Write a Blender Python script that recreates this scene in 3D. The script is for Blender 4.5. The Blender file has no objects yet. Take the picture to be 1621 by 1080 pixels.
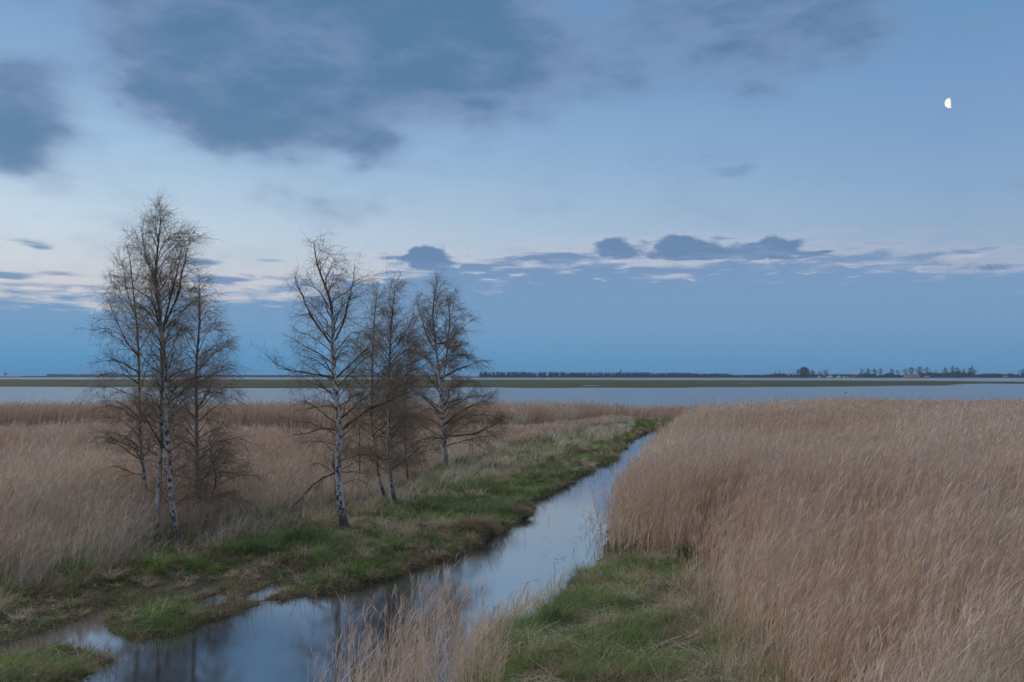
import bpy, math, random
import numpy as np
from mathutils import Vector, Matrix

rng = np.random.default_rng(7)
random.seed(7)
C = bpy.context.scene.collection
sc = bpy.context.scene
PI = math.pi

# ------------------------------------------------------------------ camera
W0, H0, F0 = 1621.0, 1080.0, 1500.0
CAM_H = 5.0
HORIZON = 596.0
PITCH = math.atan((HORIZON - H0 / 2) / F0)
cam_d = bpy.data.cameras.new('camera')
cam = bpy.data.objects.new('camera', cam_d)
C.objects.link(cam)
cam.location = (0, 0, CAM_H)
cam.rotation_euler = (PI / 2 + PITCH, 0, 0)
cam_d.sensor_width = 36.0
cam_d.lens = 36.0 * F0 / W0
cam_d.clip_start = 0.1
cam_d.clip_end = 60000
sc.camera = cam
cp, sp = math.cos(PITCH), math.sin(PITCH)


def ray(px, py):
    """direction (y forward) of a photograph pixel"""
    a = (np.asarray(px, float) - W0 / 2) / F0
    b = (H0 / 2 - np.asarray(py, float)) / F0
    return a, cp - b * sp, sp + b * cp


def gnd(px, py, z=0.0):
    """the point of the plane z under a photograph pixel"""
    x, y, zz = ray(px, py)
    k = (z - CAM_H) / zz
    return x * k, y * k


def at(px, py, Y):
    """the point at distance Y seen at a photograph pixel"""
    x, y, z = ray(px, py)
    k = Y / y
    return np.array([x * k, Y, CAM_H + z * k])


def proj(x, y, z=0.0):
    x = np.asarray(x, float); y = np.asarray(y, float)
    dz = z - CAM_H
    fy = y * cp + dz * sp
    fz = -y * sp + dz * cp
    return W0 / 2 + F0 * x / fy, H0 / 2 - F0 * fz / fy


def azel(px, py):
    x, y, z = ray(px, py)
    return math.atan2(x, y), math.atan2(z, math.hypot(x, y))


def lin(r, g, b):
    f = lambda c: (c / 255) / 12.92 if c / 255 <= 0.04045 else ((c / 255 + 0.055) / 1.055) ** 2.4
    return (f(r), f(g), f(b), 1.0)


# ------------------------------------------------------------------ noise
_T = rng.random((256, 256))


def vnoise(x, y):
    xi = np.floor(x).astype(int); yi = np.floor(y).astype(int)
    xf = x - xi; yf = y - yi
    u = xf * xf * (3 - 2 * xf); v = yf * yf * (3 - 2 * yf)
    a = _T[xi & 255, yi & 255]; b = _T[(xi + 1) & 255, yi & 255]
    c = _T[xi & 255, (yi + 1) & 255]; d = _T[(xi + 1) & 255, (yi + 1) & 255]
    return (a * (1 - u) + b * u) * (1 - v) + (c * (1 - u) + d * u) * v


def fbm(x, y, s=1.0, o=4, seed=0):
    x = np.asarray(x, float) / s + 17.3 * seed; y = np.asarray(y, float) / s - 9.1 * seed
    r = 0; a = 0.5; t = 0
    for k in range(o):
        r = r + a * vnoise(x + 31.7 * k, y + 11.9 * k); t += a; a *= 0.5; x = x * 2.03; y = y * 2.03
    return r / t


def sstep(a, b, x):
    t = np.clip((x - a) / (b - a), 0, 1)
    return t * t * (3 - 2 * t)


# ------------------------------------------------------------------ polygons
def wpoly(p, z=0.0):
    p = np.array(p, float)
    x, y = gnd(p[:, 0], p[:, 1], z)
    return np.stack([x, y], 1)


def smooth_poly(p, n=2):
    p = np.asarray(p, float)
    for _ in range(n):
        q = np.roll(p, -1, 0)
        p = np.stack([0.75 * p + 0.25 * q, 0.25 * p + 0.75 * q], 1).reshape(-1, 2)
    return p


def inside(poly, x, y):
    r = np.zeros(np.shape(x), bool)
    q = np.roll(poly, -1, 0)
    for (x0, y0), (x1, y1) in zip(poly, q):
        if y0 == y1: continue
        c = ((y0 > y) != (y1 > y)) & (x < (x1 - x0) * (y - y0) / (y1 - y0) + x0)
        r ^= c
    return r


def sdist(poly, x, y):
    """distance to a polygon, negative inside"""
    d2 = np.full(np.shape(x), 1e18)
    q = np.roll(poly, -1, 0)
    for (x0, y0), (x1, y1) in zip(poly, q):
        ex, ey = x1 - x0, y1 - y0
        l2 = ex * ex + ey * ey + 1e-12
        t = np.clip(((x - x0) * ex + (y - y0) * ey) / l2, 0, 1)
        d2 = np.minimum(d2, (x - x0 - t * ex) ** 2 + (y - y0 - t * ey) ** 2)
    d = np.sqrt(d2)
    return np.where(inside(poly, x, y), -d, d)


CANAL = smooth_poly(wpoly([(-200, 1230), (60, 1110), (115, 1080), (165, 1056), (190, 1042), (202, 1026), (232, 1014),
    (310, 998), (372, 974), (400, 962), (440, 948), (530, 942), (600, 918), (690, 894), (755, 868), (800, 840),
    (836, 810), (842, 794), (880, 778), (935, 746), (985, 718), (990, 697), (1040, 680), (1100, 672), (1250, 664),
    (1250, 672), (1110, 686), (1078, 696), (1042, 734), (1003, 784), (978, 832), (958, 888), (905, 925), (880, 950),
    (845, 985), (790, 1010), (740, 1050), (700, 1100), (640, 1200), (560, 1400), (300, 1500), (-200, 1500)]), 1)
INLET = wpoly([(-120, 1046), (20, 1020), (80, 999), (130, 982), (172, 960), (186, 963), (158, 982), (168, 1004),
    (212, 1020), (206, 1040), (188, 1044), (150, 1026), (100, 1019), (40, 1030), (-120, 1066)])
PUD = [wpoly([(238, 951), (300, 929), (352, 917), (348, 931), (290, 947), (250, 955)]),
       wpoly([(302, 955), (355, 940), (356, 953), (320, 963)]),
       wpoly([(392, 946), (438, 923), (448, 934), (410, 951)]),
       wpoly([(1000, 666.5), (1036, 664.5), (1040, 667), (1004, 669)])]
# lagoon shore: distance as a function of u = x / y
SH_U = np.array([-1.2, -0.55, -0.25, -0.05, 0.10, 0.16, 0.2, 0.35, 0.6, 1.2])
SH_D = np.array([90, 90, 92, 95, 103, 108, 110, 110, 104, 100.0])


def shore_d(x, y):
    u = x / np.maximum(y, 1)
    return np.interp(u, SH_U, SH_D) + 5 * (fbm(x, y, 9, 3, 5) - 0.5)


def water_dist(x, y):
    n = (0.9 * (fbm(x, y, 1.1, 4, 3) - 0.5) + .5 * (fbm(x, y, .35, 2, 6) - .5)) * np.clip(y / 25, 0.5, 2)
    d = sdist(CANAL, x, y) + n * 0.7
    d = np.minimum(d, sdist(INLET, x, y) + .22 * n - .1)
    for p in PUD:
        d = np.minimum(d, sdist(p, x, y) + 0.2 * n - .06)
    return d


def wet(x, y):
    w = sdist(INLET, x, y)
    for p in PUD[:3]: w = np.minimum(w, sdist(p, x, y))
    return 1 - sstep(.3, 1.7, w + .8 * (fbm(x, y, 1.0, 2, 7) - .5))


def ground_z(x, y):
    x = np.asarray(x, float); y = np.asarray(y, float)
    d = water_dist(x, y)
    zl = 0.03 + 0.16 * (1 - np.exp(-np.maximum(d, 0) / 0.35)) + 0.22 * (1 - np.exp(-np.maximum(d, 0) / 2.5))
    zl = zl + (0.34 * (fbm(x, y, 0.8, 4, 1) - 0.5) * (1 - .75 * wet(x, y)) + 0.16 * (fbm(x, y, 3.5, 3, 2) - 0.5)) * np.clip(d / 0.8, 0, 1)
    zl = zl * (1 - .72 * wet(x, y))
    zw = -0.55 * (1 - np.exp(np.minimum(d, 0) / 0.5))
    z = np.where(d > 0, np.maximum(zl, 0.015), zw)
    s = shore_d(x, y)
    k = sstep(-3, 4, y - s)
    return z * (1 - k) - 0.6 * k


# ------------------------------------------------------------------ mesh building
def new_mesh(name, V, Fq, col=None, smooth=False):
    me = bpy.data.meshes.new(name)
    V = np.ascontiguousarray(V, np.float32)
    nv = len(V)
    me.vertices.add(nv)
    me.vertices.foreach_set('co', V.ravel())
    tot = sum(len(f) for f in Fq)
    nl = sum(f.size for f in Fq)
    me.loops.add(nl)
    me.polygons.add(tot)
    me.loops.foreach_set('vertex_index', np.concatenate([f.ravel() for f in Fq]).astype(np.int32))
    st = []; o = 0
    for f in Fq:
        k = f.shape[1]
        st.append(o + np.arange(len(f)) * k); o += f.size
    me.polygons.foreach_set('loop_start', np.concatenate(st).astype(np.int32))
    if smooth:
        me.polygons.foreach_set('use_smooth', np.ones(tot, bool))
    if col is not None:
        a = me.color_attributes.new('tint', 'FLOAT_COLOR', 'POINT')
        c = np.ones((nv, 4), np.float32); c[:, :3] = col
        a.data.foreach_set('color', c.ravel())
    me.update()
    return me


class MB:
    """collects ribbons, tubes and boxes; build() links ONE mesh object"""
    def __init__(s):
        s.V = []; s.F3 = []; s.F4 = []; s.col = []; s.n = 0

    def add(s, V, F, col):
        V = np.asarray(V, float).reshape(-1, 3)
        F = np.asarray(F, np.int64)
        s.V.append(V); (s.F4 if F.shape[1] == 4 else s.F3).append(F + s.n)
        c = np.empty((len(V), 3)); c[:] = col
        s.col.append(c); s.n += len(V)

    def ribbons(s, P, W, side, col):
        """P (N,K,3) centre lines, W (N,K) widths, side (N,3), col (N,3) or (N,K,3)"""
        N, K, _ = P.shape
        if N == 0: return
        h = 0.5 * W[..., None] * side[:, None, :]
        V = np.stack([P - h, P + h], 2).reshape(-1, 3)
        b = (np.arange(N) * K * 2)[:, None] + (np.arange(K - 1) * 2)[None, :]
        F = np.stack([b, b + 1, b + 3, b + 2], -1).reshape(-1, 4)
        if col.ndim == 2: col = np.repeat(col[:, None, :], K, 1)
        s.add(V, F, np.repeat(col, 2, 1).reshape(-1, 3) if col.shape[1] == K else col)

    def tubes(s, P, R, S, col):
        """P (N,K,3), R (N,K) radii, S sides"""
        N, K, _ = P.shape
        if N == 0: return
        T = np.gradient(P, axis=1)
        T /= np.linalg.norm(T, axis=2, keepdims=True) + 1e-9
        ref = np.where(np.abs(T[:, :1, 2:3]) > 0.9, np.array([1.0, 0, 0]), np.array([0, 0, 1.0]))
        A = np.cross(T, np.broadcast_to(ref, T.shape)); A /= np.linalg.norm(A, axis=2, keepdims=True) + 1e-9
        B = np.cross(T, A)
        th = np.arange(S) * 2 * PI / S
        V = P[:, :, None, :] + R[:, :, None, None] * (A[:, :, None, :] * np.cos(th)[:, None] + B[:, :, None, :] * np.sin(th)[:, None])
        i = np.arange(N)[:, None, None] * K * S; k = np.arange(K - 1)[None, :, None] * S
        j = np.arange(S)[None, None, :]; j2 = (j + 1) % S
        F = np.stack([i + k + j, i + k + j2, i + k + S + j2, i + k + S + j], -1).reshape(-1, 4)
        if col.ndim == 2: col = np.repeat(col[:, None, :], K, 1)
        s.add(V.reshape(-1, 3), F, np.repeat(col.reshape(-1, 1, 3), S, 1).reshape(-1, 3))

    def box(s, c, d, col=(1, 1, 1), rz=0):
        q = np.array([[-1, -1, -1], [1, -1, -1], [1, 1, -1], [-1, 1, -1], [-1, -1, 1], [1, -1, 1], [1, 1, 1], [-1, 1, 1]]) * np.array(d) / 2
        cz, sz = math.cos(rz), math.sin(rz)
        q = np.stack([q[:, 0] * cz - q[:, 1] * sz, q[:, 0] * sz + q[:, 1] * cz, q[:, 2]], 1) + np.array(c)
        s.add(q, [[0, 3, 2, 1], [4, 5, 6, 7], [0, 1, 5, 4], [1, 2, 6, 5], [2, 3, 7, 6], [3, 0, 4, 7]], col)

    def build(s, name, mat, parent=None, smooth=False):
        F = []
        if s.F4: F.append(np.concatenate(s.F4))
        if s.F3: F.append(np.concatenate(s.F3))
        me = new_mesh(name, np.concatenate(s.V), F, np.concatenate(s.col), smooth)
        me.materials.append(mat)
        o = bpy.data.objects.new(name, me); C.objects.link(o)
        if parent is not None: o.parent = parent
        return o


def tag(o, label=None, cat=None, group=None, kind=None):
    if label: o['label'] = label
    if cat: o['category'] = cat
    if group: o['group'] = group
    if kind: o['kind'] = kind
    return o


def empty(name, loc):
    o = bpy.data.objects.new(name, None); C.objects.link(o); o.location = loc
    o.empty_display_size = 0.2
    return o


# ------------------------------------------------------------------ materials
def mat(name):
    m = bpy.data.materials.new(name); m.use_nodes = True
    nt = m.node_tree; nt.nodes.clear()
    return m, nt, nt.nodes.new('ShaderNodeOutputMaterial')


def plant_mat(name, transl=0.25, rough=0.7, noise=0.0):
    m, nt, out = mat(name)
    a = nt.nodes.new('ShaderNodeAttribute'); a.attribute_name = 'tint'
    p = nt.nodes.new('ShaderNodeBsdfPrincipled'); p.inputs['Roughness'].default_value = rough
    p.inputs['Specular IOR Level'].default_value = 0.2
    t = nt.nodes.new('ShaderNodeBsdfTranslucent'); x = nt.nodes.new('ShaderNodeMixShader')
    x.inputs[0].default_value = transl
    nt.links.new(a.outputs['Color'], p.inputs['Base Color']); nt.links.new(a.outputs['Color'], t.inputs['Color'])
    nt.links.new(p.outputs[0], x.inputs[1]); nt.links.new(t.outputs[0], x.inputs[2]); nt.links.new(x.outputs[0], out.inputs['Surface'])
    return m


def ramp(nt, stops, interp='LINEAR'):
    r = nt.nodes.new('ShaderNodeValToRGB'); r.color_ramp.interpolation = interp
    e = r.color_ramp.elements
    while len(e) > 1: e.remove(e[-1])
    e[0].position, e[0].color = stops[0]
    for p, c in stops[1:]:
        k = e.new(p); k.color = c
    return r


def noise_mat(name, scale, stops, rough=0.9, spec=0.2, bump=0.0, stretch=(1, 1, 1), detail=8):
    m, nt, out = mat(name)
    tc = nt.nodes.new('ShaderNodeTexCoord'); mp = nt.nodes.new('ShaderNodeMapping'); mp.inputs['Scale'].default_value = stretch
    n = nt.nodes.new('ShaderNodeTexNoise'); n.inputs['Scale'].default_value = scale; n.inputs['Detail'].default_value = detail
    n.inputs['Roughness'].default_value = 0.65
    r = ramp(nt, stops)
    p = nt.nodes.new('ShaderNodeBsdfPrincipled'); p.inputs['Roughness'].default_value = rough; p.inputs['Specular IOR Level'].default_value = spec
    nt.links.new(tc.outputs['Object'], mp.inputs[0]); nt.links.new(mp.outputs[0], n.inputs['Vector'])
    nt.links.new(n.outputs['Fac'], r.inputs[0]); nt.links.new(r.outputs[0], p.inputs['Base Color'])
    if bump:
        b = nt.nodes.new('ShaderNodeBump'); b.inputs['Strength'].default_value = bump; b.inputs['Distance'].default_value = 0.05
        nt.links.new(n.outputs['Fac'], b.inputs['Height']); nt.links.new(b.outputs[0], p.inputs['Normal'])
    nt.links.new(p.outputs[0], out.inputs['Surface'])
    return m


def rgb(r, g, b): return (r, g, b, 1)


M_reed = plant_mat('dry_reed', 0.3, 0.75)
M_grass = plant_mat('meadow_grass', 0.3, 0.6)
M_twig = plant_mat('birch_twigs', 0.1, 0.7)
M_far = plant_mat('distant_foliage', 0.1, 0.9)
M_paint = plant_mat('painted_surface', 0.0, 0.6)
M_ground = noise_mat('marsh_soil', 1.3, [(0.3, rgb(.025, .02, .016)), (0.45, rgb(.06, .045, .032)), (0.56, rgb(.06, .07, .03)), (0.7, rgb(.13, .10, .07))], 0.85, 0.3, 0.6)
M_island = noise_mat('salt_meadow', 0.02, [(0.3, rgb(.04, .05, .025)), (0.5, rgb(.075, .085, .035)), (0.7, rgb(.12, .10, .055))], 0.9, 0.1, 0, (0.25, 1, 1))
M_shore = noise_mat('far_shore_soil', 0.01, [(0.3, rgb(.16, .09, .06)), (0.6, rgb(.22, .13, .09)), (0.8, rgb(.1, .1, .05))], 0.9, 0.1)


def water_mat(name, rough, bump, scale, stretch, ior):
    m, nt, out = mat(name)
    tc = nt.nodes.new('ShaderNodeTexCoord'); mp = nt.nodes.new('ShaderNodeMapping'); mp.inputs['Scale'].default_value = stretch
    n = nt.nodes.new('ShaderNodeTexNoise'); n.inputs['Scale'].default_value = scale; n.inputs['Detail'].default_value = 4
    b = nt.nodes.new('ShaderNodeBump'); b.inputs['Strength'].default_value = bump; b.inputs['Distance'].default_value = 0.02
    p = nt.nodes.new('ShaderNodeBsdfPrincipled')
    p.inputs['Base Color'].default_value = rgb(.03, .038, .045); p.inputs['Roughness'].default_value = rough
    p.inputs['IOR'].default_value = ior; p.distribution = 'MULTI_GGX'; p.inputs['Specular IOR Level'].default_value = 0.5
    nt.links.new(tc.outputs['Object'], mp.inputs[0]); nt.links.new(mp.outputs[0], n.inputs['Vector'])
    nt.links.new(n.outputs['Fac'], b.inputs['Height']); nt.links.new(b.outputs[0], p.inputs['Normal'])
    nt.links.new(p.outputs[0], out.inputs['Surface'])
    return m


M_canal = water_mat('canal_water', 0.07, 0.04, 0.9, (1, 0.5, 1), 8.0)
M_lagoon = water_mat('lagoon_water', 0.20, 0.5, 0.12, (0.12, 1, 1), 6.0)


def birch_mat():
    m, nt, out = mat('birch_bark')
    tc = nt.nodes.new('ShaderNodeTexCoord')
    L = nt.links.new
    def nz(scale, st, det, ):
        mp = nt.nodes.new('ShaderNodeMapping'); mp.inputs['Scale'].default_value = st
        n = nt.nodes.new('ShaderNodeTexNoise'); n.inputs['Scale'].default_value = scale; n.inputs['Detail'].default_value = det
        L(tc.outputs['Object'], mp.inputs[0]); L(mp.outputs[0], n.inputs['Vector']); return n
    n1 = nz(11, (1, 1, .7), 6); n2 = nz(9, (1, 1, 5), 4); n3 = nz(3, (1, 1, .5), 3)
    r1 = ramp(nt, [(0.50, rgb(1, 1, 1)), (0.60, rgb(0, 0, 0))])
    r2 = ramp(nt, [(0.36, rgb(0, 0, 0)), (0.46, rgb(1, 1, 1))])
    mul = nt.nodes.new('ShaderNodeMath'); mul.operation = 'MULTIPLY'
    L(n1.outputs['Fac'], r1.inputs[0]); L(n2.outputs['Fac'], r2.inputs[0]); L(r1.outputs[0], mul.inputs[0]); L(r2.outputs[0], mul.inputs[1])
    a = nt.nodes.new('ShaderNodeAttribute'); a.attribute_name = 'tint'
    s = nt.nodes.new('ShaderNodeSeparateColor'); L(a.outputs['Color'], s.inputs[0])
    mul2 = nt.nodes.new('ShaderNodeMath'); mul2.operation = 'MULTIPLY'; L(mul.outputs[0], mul2.inputs[0]); L(s.outputs['Red'], mul2.inputs[1])
    dark = ramp(nt, [(0.35, rgb(.035, .027, .022)), (0.55, rgb(.075, .055, .042)), (0.7, rgb(.09, .1, .055))]); L(n3.outputs['Fac'], dark.inputs[0])
    mx = nt.nodes.new('ShaderNodeMix'); mx.data_type = 'RGBA'
    L(mul2.outputs[0], mx.inputs[0]); L(dark.outputs[0], mx.inputs[6]); mx.inputs[7].default_value = rgb(.56, .545, .53)
    p = nt.nodes.new('ShaderNodeBsdfPrincipled'); p.inputs['Roughness'].default_value = 0.75; L(mx.outputs[2], p.inputs['Base Color'])
    b = nt.nodes.new('ShaderNodeBump'); b.inputs['Strength'].default_value = 0.5; b.inputs['Distance'].default_value = 0.01
    L(n1.outputs['Fac'], b.inputs['Height']); L(b.outputs[0], p.inputs['Normal']); L(p.outputs[0], out.inputs['Surface'])
    return m


M_birch = birch_mat()

# ------------------------------------------------------------------ ground, water
gy = np.concatenate([np.arange(-25, 6, 2.0), np.arange(6, 42, 0.14), np.arange(42, 70, 0.3), np.arange(70, 126, 0.6)])
gu = np.linspace(-1, 1, 641)
GY, GU = np.meshgrid(gy, gu, indexing='ij')
GX = GU * (14 + 0.74 * np.maximum(GY, 0))
GZ = ground_z(GX.ravel(), GY.ravel()).reshape(GX.shape)
nr, nc = GX.shape
b = (np.arange(nr - 1)[:, None] * nc + np.arange(nc - 1)[None, :]).ravel()
me = new_mesh('ground', np.stack([GX, GY, GZ], -1).reshape(-1, 3), [np.stack([b, b + 1, b + nc + 1, b + nc], 1)], None, True)
me.materials.append(M_ground)
o = bpy.data.objects.new('ground', me); C.objects.link(o); tag(o, 'dark wet marsh soil under the reeds and grass', 'ground', kind='structure')


def sheet(name, m, pts, label, cat):
    me = new_mesh(name, np.array(pts), [np.arange(len(pts))[None, :]])
    me.materials.append(m); o = bpy.data.objects.new(name, me); C.objects.link(o)
    return tag(o, label, cat, kind='structure')


sheet('canal', M_canal, [(-60, -25, 0), (70, -25, 0), (70, 112, 0), (-60, 112, 0)], 'still narrow canal curving between bank and reeds', 'canal')
me = new_mesh('lagoon', np.array([(-60, -25, 0), (-60, 112, 0), (70, 112, 0), (70, -25, 0), (-5600, 7000, 0), (5600, 7000, 0), (-5600, -25, 0), (5600, -25, 0)], float),
              [np.array([[1, 2, 5, 4], [0, 1, 4, 6], [2, 3, 7, 5]])])
me.materials.append(M_lagoon); o = bpy.data.objects.new('lagoon', me); C.objects.link(o); tag(o, 'wide pale lagoon behind the reeds', 'water', kind='structure')

# the flat green island in the lagoon
ISL = [(-700, 612.5), (0, 612.3), (170, 612.6), (330, 614.6), (560, 614.8), (760, 614), (900, 614.6), (1040, 614.4), (1100, 613), (1240, 612.8), (1400, 611.6), (1560, 611.2),
       (1480, 609.2), (1540, 608.2), (1800, 609), (2300, 609), (2300, 605.5), (1621, 604.4), (1500, 603.2), (1200, 602.2), (900, 601.4), (600, 600.8), (0, 600.7), (-700, 600.7)]
iy = np.geomspace(380, 2100, 150)
iu = np.linspace(-1.0, 1.0, 700)
IY, IU = np.meshgrid(iy, iu, indexing='ij'); IX = IU * IY
ipx, ipy = proj(IX, IY, 0.0)
P2 = np.array(ISL); P2s = P2 * np.array([0.02, 1.0])
sd = sdist(P2s, ipx.ravel() * 0.02, ipy.ravel()).reshape(IX.shape)
nz = fbm(IX, IY * 2.2, 60, 4, 8)
IZ = np.clip(-sd * 1.1 + (nz - 0.5) * 1.6, -1.0, 1.0) * 0.42 + np.where(nz < 0.36, (nz - 0.36) * 9, 0)
IZ = np.clip(IZ + 0.25 * (fbm(IX, IY, 14, 3, 9) - 0.5), -0.6, 0.9)
nr, nc = IX.shape
b = (np.arange(nr - 1)[:, None] * nc + np.arange(nc - 1)[None, :]).ravel()
Fq = np.stack([b, b + 1, b + nc + 1, b + nc], 1)
keep = (IZ.ravel()[Fq] > -0.3).any(1)
me = new_mesh('marsh_island', np.stack([IX, IY, IZ], -1).reshape(-1, 3), [Fq[keep]], None, True)
me.materials.append(M_island); o = bpy.data.objects.new('marsh_island', me); C.objects.link(o)
tag(o, 'flat dark green marsh island lying in the lagoon', 'island', kind='structure')

# far shore land
fy = np.array([2560, 2600, 2680, 3000, 3600, 4600, 6600.0]); fu = np.linspace(-0.9, 0.9, 181)
FY, FU = np.meshgrid(fy, fu, indexing='ij'); FX = FU * FY
FY2 = FY + np.where(FU < -0.02, 900 * sstep(-0.02, -0.12, FU), 0) * (FY < 4000)
FZ = np.interp(FY, fy, [-0.5, 0.6, 1.2, 1.6, 2.5, 4, 7]) + 0.4 * fbm(FX, FY, 120, 3, 4) * (FY > 2590)
nr, nc = FX.shape
b = (np.arange(nr - 1)[:, None] * nc + np.arange(nc - 1)[None, :]).ravel()
me = new_mesh('far_shore', np.stack([FU * FY2, FY2, FZ], -1).reshape(-1, 3), [np.stack([b, b + 1, b + nc + 1, b + nc], 1)], None, True)
me.materials.append(M_shore); o = bpy.data.objects.new('far_shore', me); C.objects.link(o)
tag(o, 'low brownish far shore on the horizon', 'shore', kind='structure')


# ------------------------------------------------------------------ vegetation
def zone_points(poly_px, n0, d0, power, dmin, dmax, umin=-0.72, umax=0.72, zp=0.0):
    """random points in a zone, density n0 per square metre up to d0, thinning with distance"""
    dd = np.linspace(dmin, dmax, 400)
    dens = n0 * np.minimum(1, (d0 / dd) ** power)
    w = dens * dd * (umax - umin)
    total = int(np.trapz(w, dd))
    cdf = np.cumsum(w); cdf /= cdf[-1]
    y = np.interp(rng.random(total), cdf, dd)
    x = y * rng.uniform(umin, umax, total)
    k = inside(wpoly(poly_px, zp), x, y)
    return x[k], y[k]


def unit(v): return v / (np.linalg.norm(v, axis=-1, keepdims=True) + 1e-9)


def side_vec(n):
    a = rng.uniform(0, 2 * PI, n)
    return np.stack([np.cos(a), np.sin(a), np.zeros(n)], 1)


def var_col(base, n, v=0.2, hue=0.06):
    base = np.asarray(base, float)
    c = base * (1 + v * rng.normal(0, 1, (n, 1))) * (1 + hue * rng.normal(0, 1, (n, 3)))
    return np.clip(c, 0.01, 0.85)


def mixcol(a, b, t):
    return np.asarray(a) * (1 - t[:, None]) + np.asarray(b) * t[:, None]


TAN = (.69, .52, .385); PALE = (.77, .65, .52); BROWN = (.57, .395, .275); PLUME = (.53, .41, .335); GREY = (.64, .58, .52)


def reeds(mb, x, y, h, lean=(0.09, 0.02), tone=0.0, leaves=3, plume=5, wmin=0.005, stem_w=1.0, plume_frac=0.85):
    n = len(x)
    if n == 0: return
    z = ground_z(x, y); z = np.maximum(z, -0.3) - 0.03
    d = np.hypot(x, y)
    w = np.maximum(wmin, d * 0.00033) * stem_w
    gx = lean[0] + 0.11 * (fbm(x, y, 5, 3, 11) - 0.5) * 2; gyy = lean[1] + 0.12 * (fbm(x, y, 5, 3, 12) - 0.5) * 2
    gx = gx + rng.normal(0, 0.06, n); gyy = gyy + rng.normal(0, 0.06, n)
    brk = rng.random(n) < .035
    gx[brk] += rng.normal(.2, .7, brk.sum()); gyy[brk] += rng.normal(0, .6, brk.sum())
    h = h * np.where(rng.random(n) < .06, rng.uniform(1.05, 1.2, n), rng.uniform(.82, 1.03, n))
    t = np.array([0, 0.35, 0.7, 1.0])
    base = np.stack([x, y, z], 1)
    bend = np.stack([gx, gyy, -0.5 * (gx ** 2 + gyy ** 2)], 1)
    P = base[:, None, :] + h[:, None, None] * (t[None, :, None] * np.array([0, 0, 1.0]) + (t ** 2.0)[None, :, None] * bend[:, None, :]
                                              + t[None, :, None] * np.stack([gx * .2 + rng.normal(0, .04, n), gyy * .2 + rng.normal(0, .04, n), np.zeros(n)], 1)[:, None, :])
    patch = np.clip((fbm(x, y, 6, 4, 13) - 0.5) * 3.4 + 1.6 * (fbm(x, y, 1.1, 2, 14) - .5) + 0.5 + tone, 0, 1)
    c = mixcol(PALE, TAN, np.clip(patch * 2, 0, 1)); c = c * (1 - np.clip(patch * 2 - 1, 0, 1)[:, None]) + np.asarray(BROWN) * np.clip(patch * 2 - 1, 0, 1)[:, None]
    g = rng.random(n) < 0.2
    c[g] = np.asarray(GREY)
    c = np.clip(c * (1 + 0.11 * rng.normal(0, 1, (n, 1))), .02, .8)
    mb.ribbons(P, w[:, None] * np.array([1.1, 1, 0.85, 0.5]), side_vec(n), c)
    # leaves
    for k in range(leaves):
        s = rng.uniform(0.25, 0.92, n)
        i = np.clip(np.searchsorted(t, s) - 1, 0, 2); f = (s - t[i]) / (t[i + 1] - t[i])
        q = P[np.arange(n), i] * (1 - f[:, None]) + P[np.arange(n), i + 1] * f[:, None]
        a = rng.normal(0, 1.3, n); L = rng.uniform(0.2, 0.5, n)
        out = np.stack([np.cos(a), np.sin(a), rng.uniform(1.2, 3.2, n)], 1); out = unit(out)
        drop = np.stack([gx, gyy, -rng.uniform(0.1, .6, n)], 1)
        tt = np.array([0, 0.5, 1.0])
        Q = q[:, None, :] + L[:, None, None] * (tt[None, :, None] * out[:, None, :] + (tt ** 2)[None, :, None] * drop[:, None, :])
        mb.ribbons(Q, w[:, None] * 1.7 * np.array([0.7, 1.0, 0.15]), side_vec(n), np.clip(c * rng.uniform(.92, 1.1, (n, 1)), 0, .8))
    # plume
    if plume:
        m = rng.random(n) < plume_frac
        tip = P[m, 3]; N = m.sum(); tg = unit(P[m, 3] - P[m, 2])
        for k in range(plume):
            L = rng.uniform(0.12, 0.28, N)
            st = tip - tg * rng.uniform(0, 0.16, N)[:, None]
            out = unit(tg * 1.5 + np.stack([0.12 + rng.normal(0, .25, N), rng.normal(0, .3, N), rng.normal(0, .2, N)], 1))
            tt = np.array([0, 0.55, 1.0])
            Q = st[:, None, :] + L[:, None, None] * (tt[None, :, None] * out[:, None, :] + (tt ** 2)[None, :, None] * np.array([0.2, 0.02, -0.2]))
            mb.ribbons(Q, np.maximum(0.009, d[m] * 0.00027)[:, None] * np.array([0.5, 1.0, 0.2]), side_vec(N), var_col(PLUME, N, .18, .03))


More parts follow.
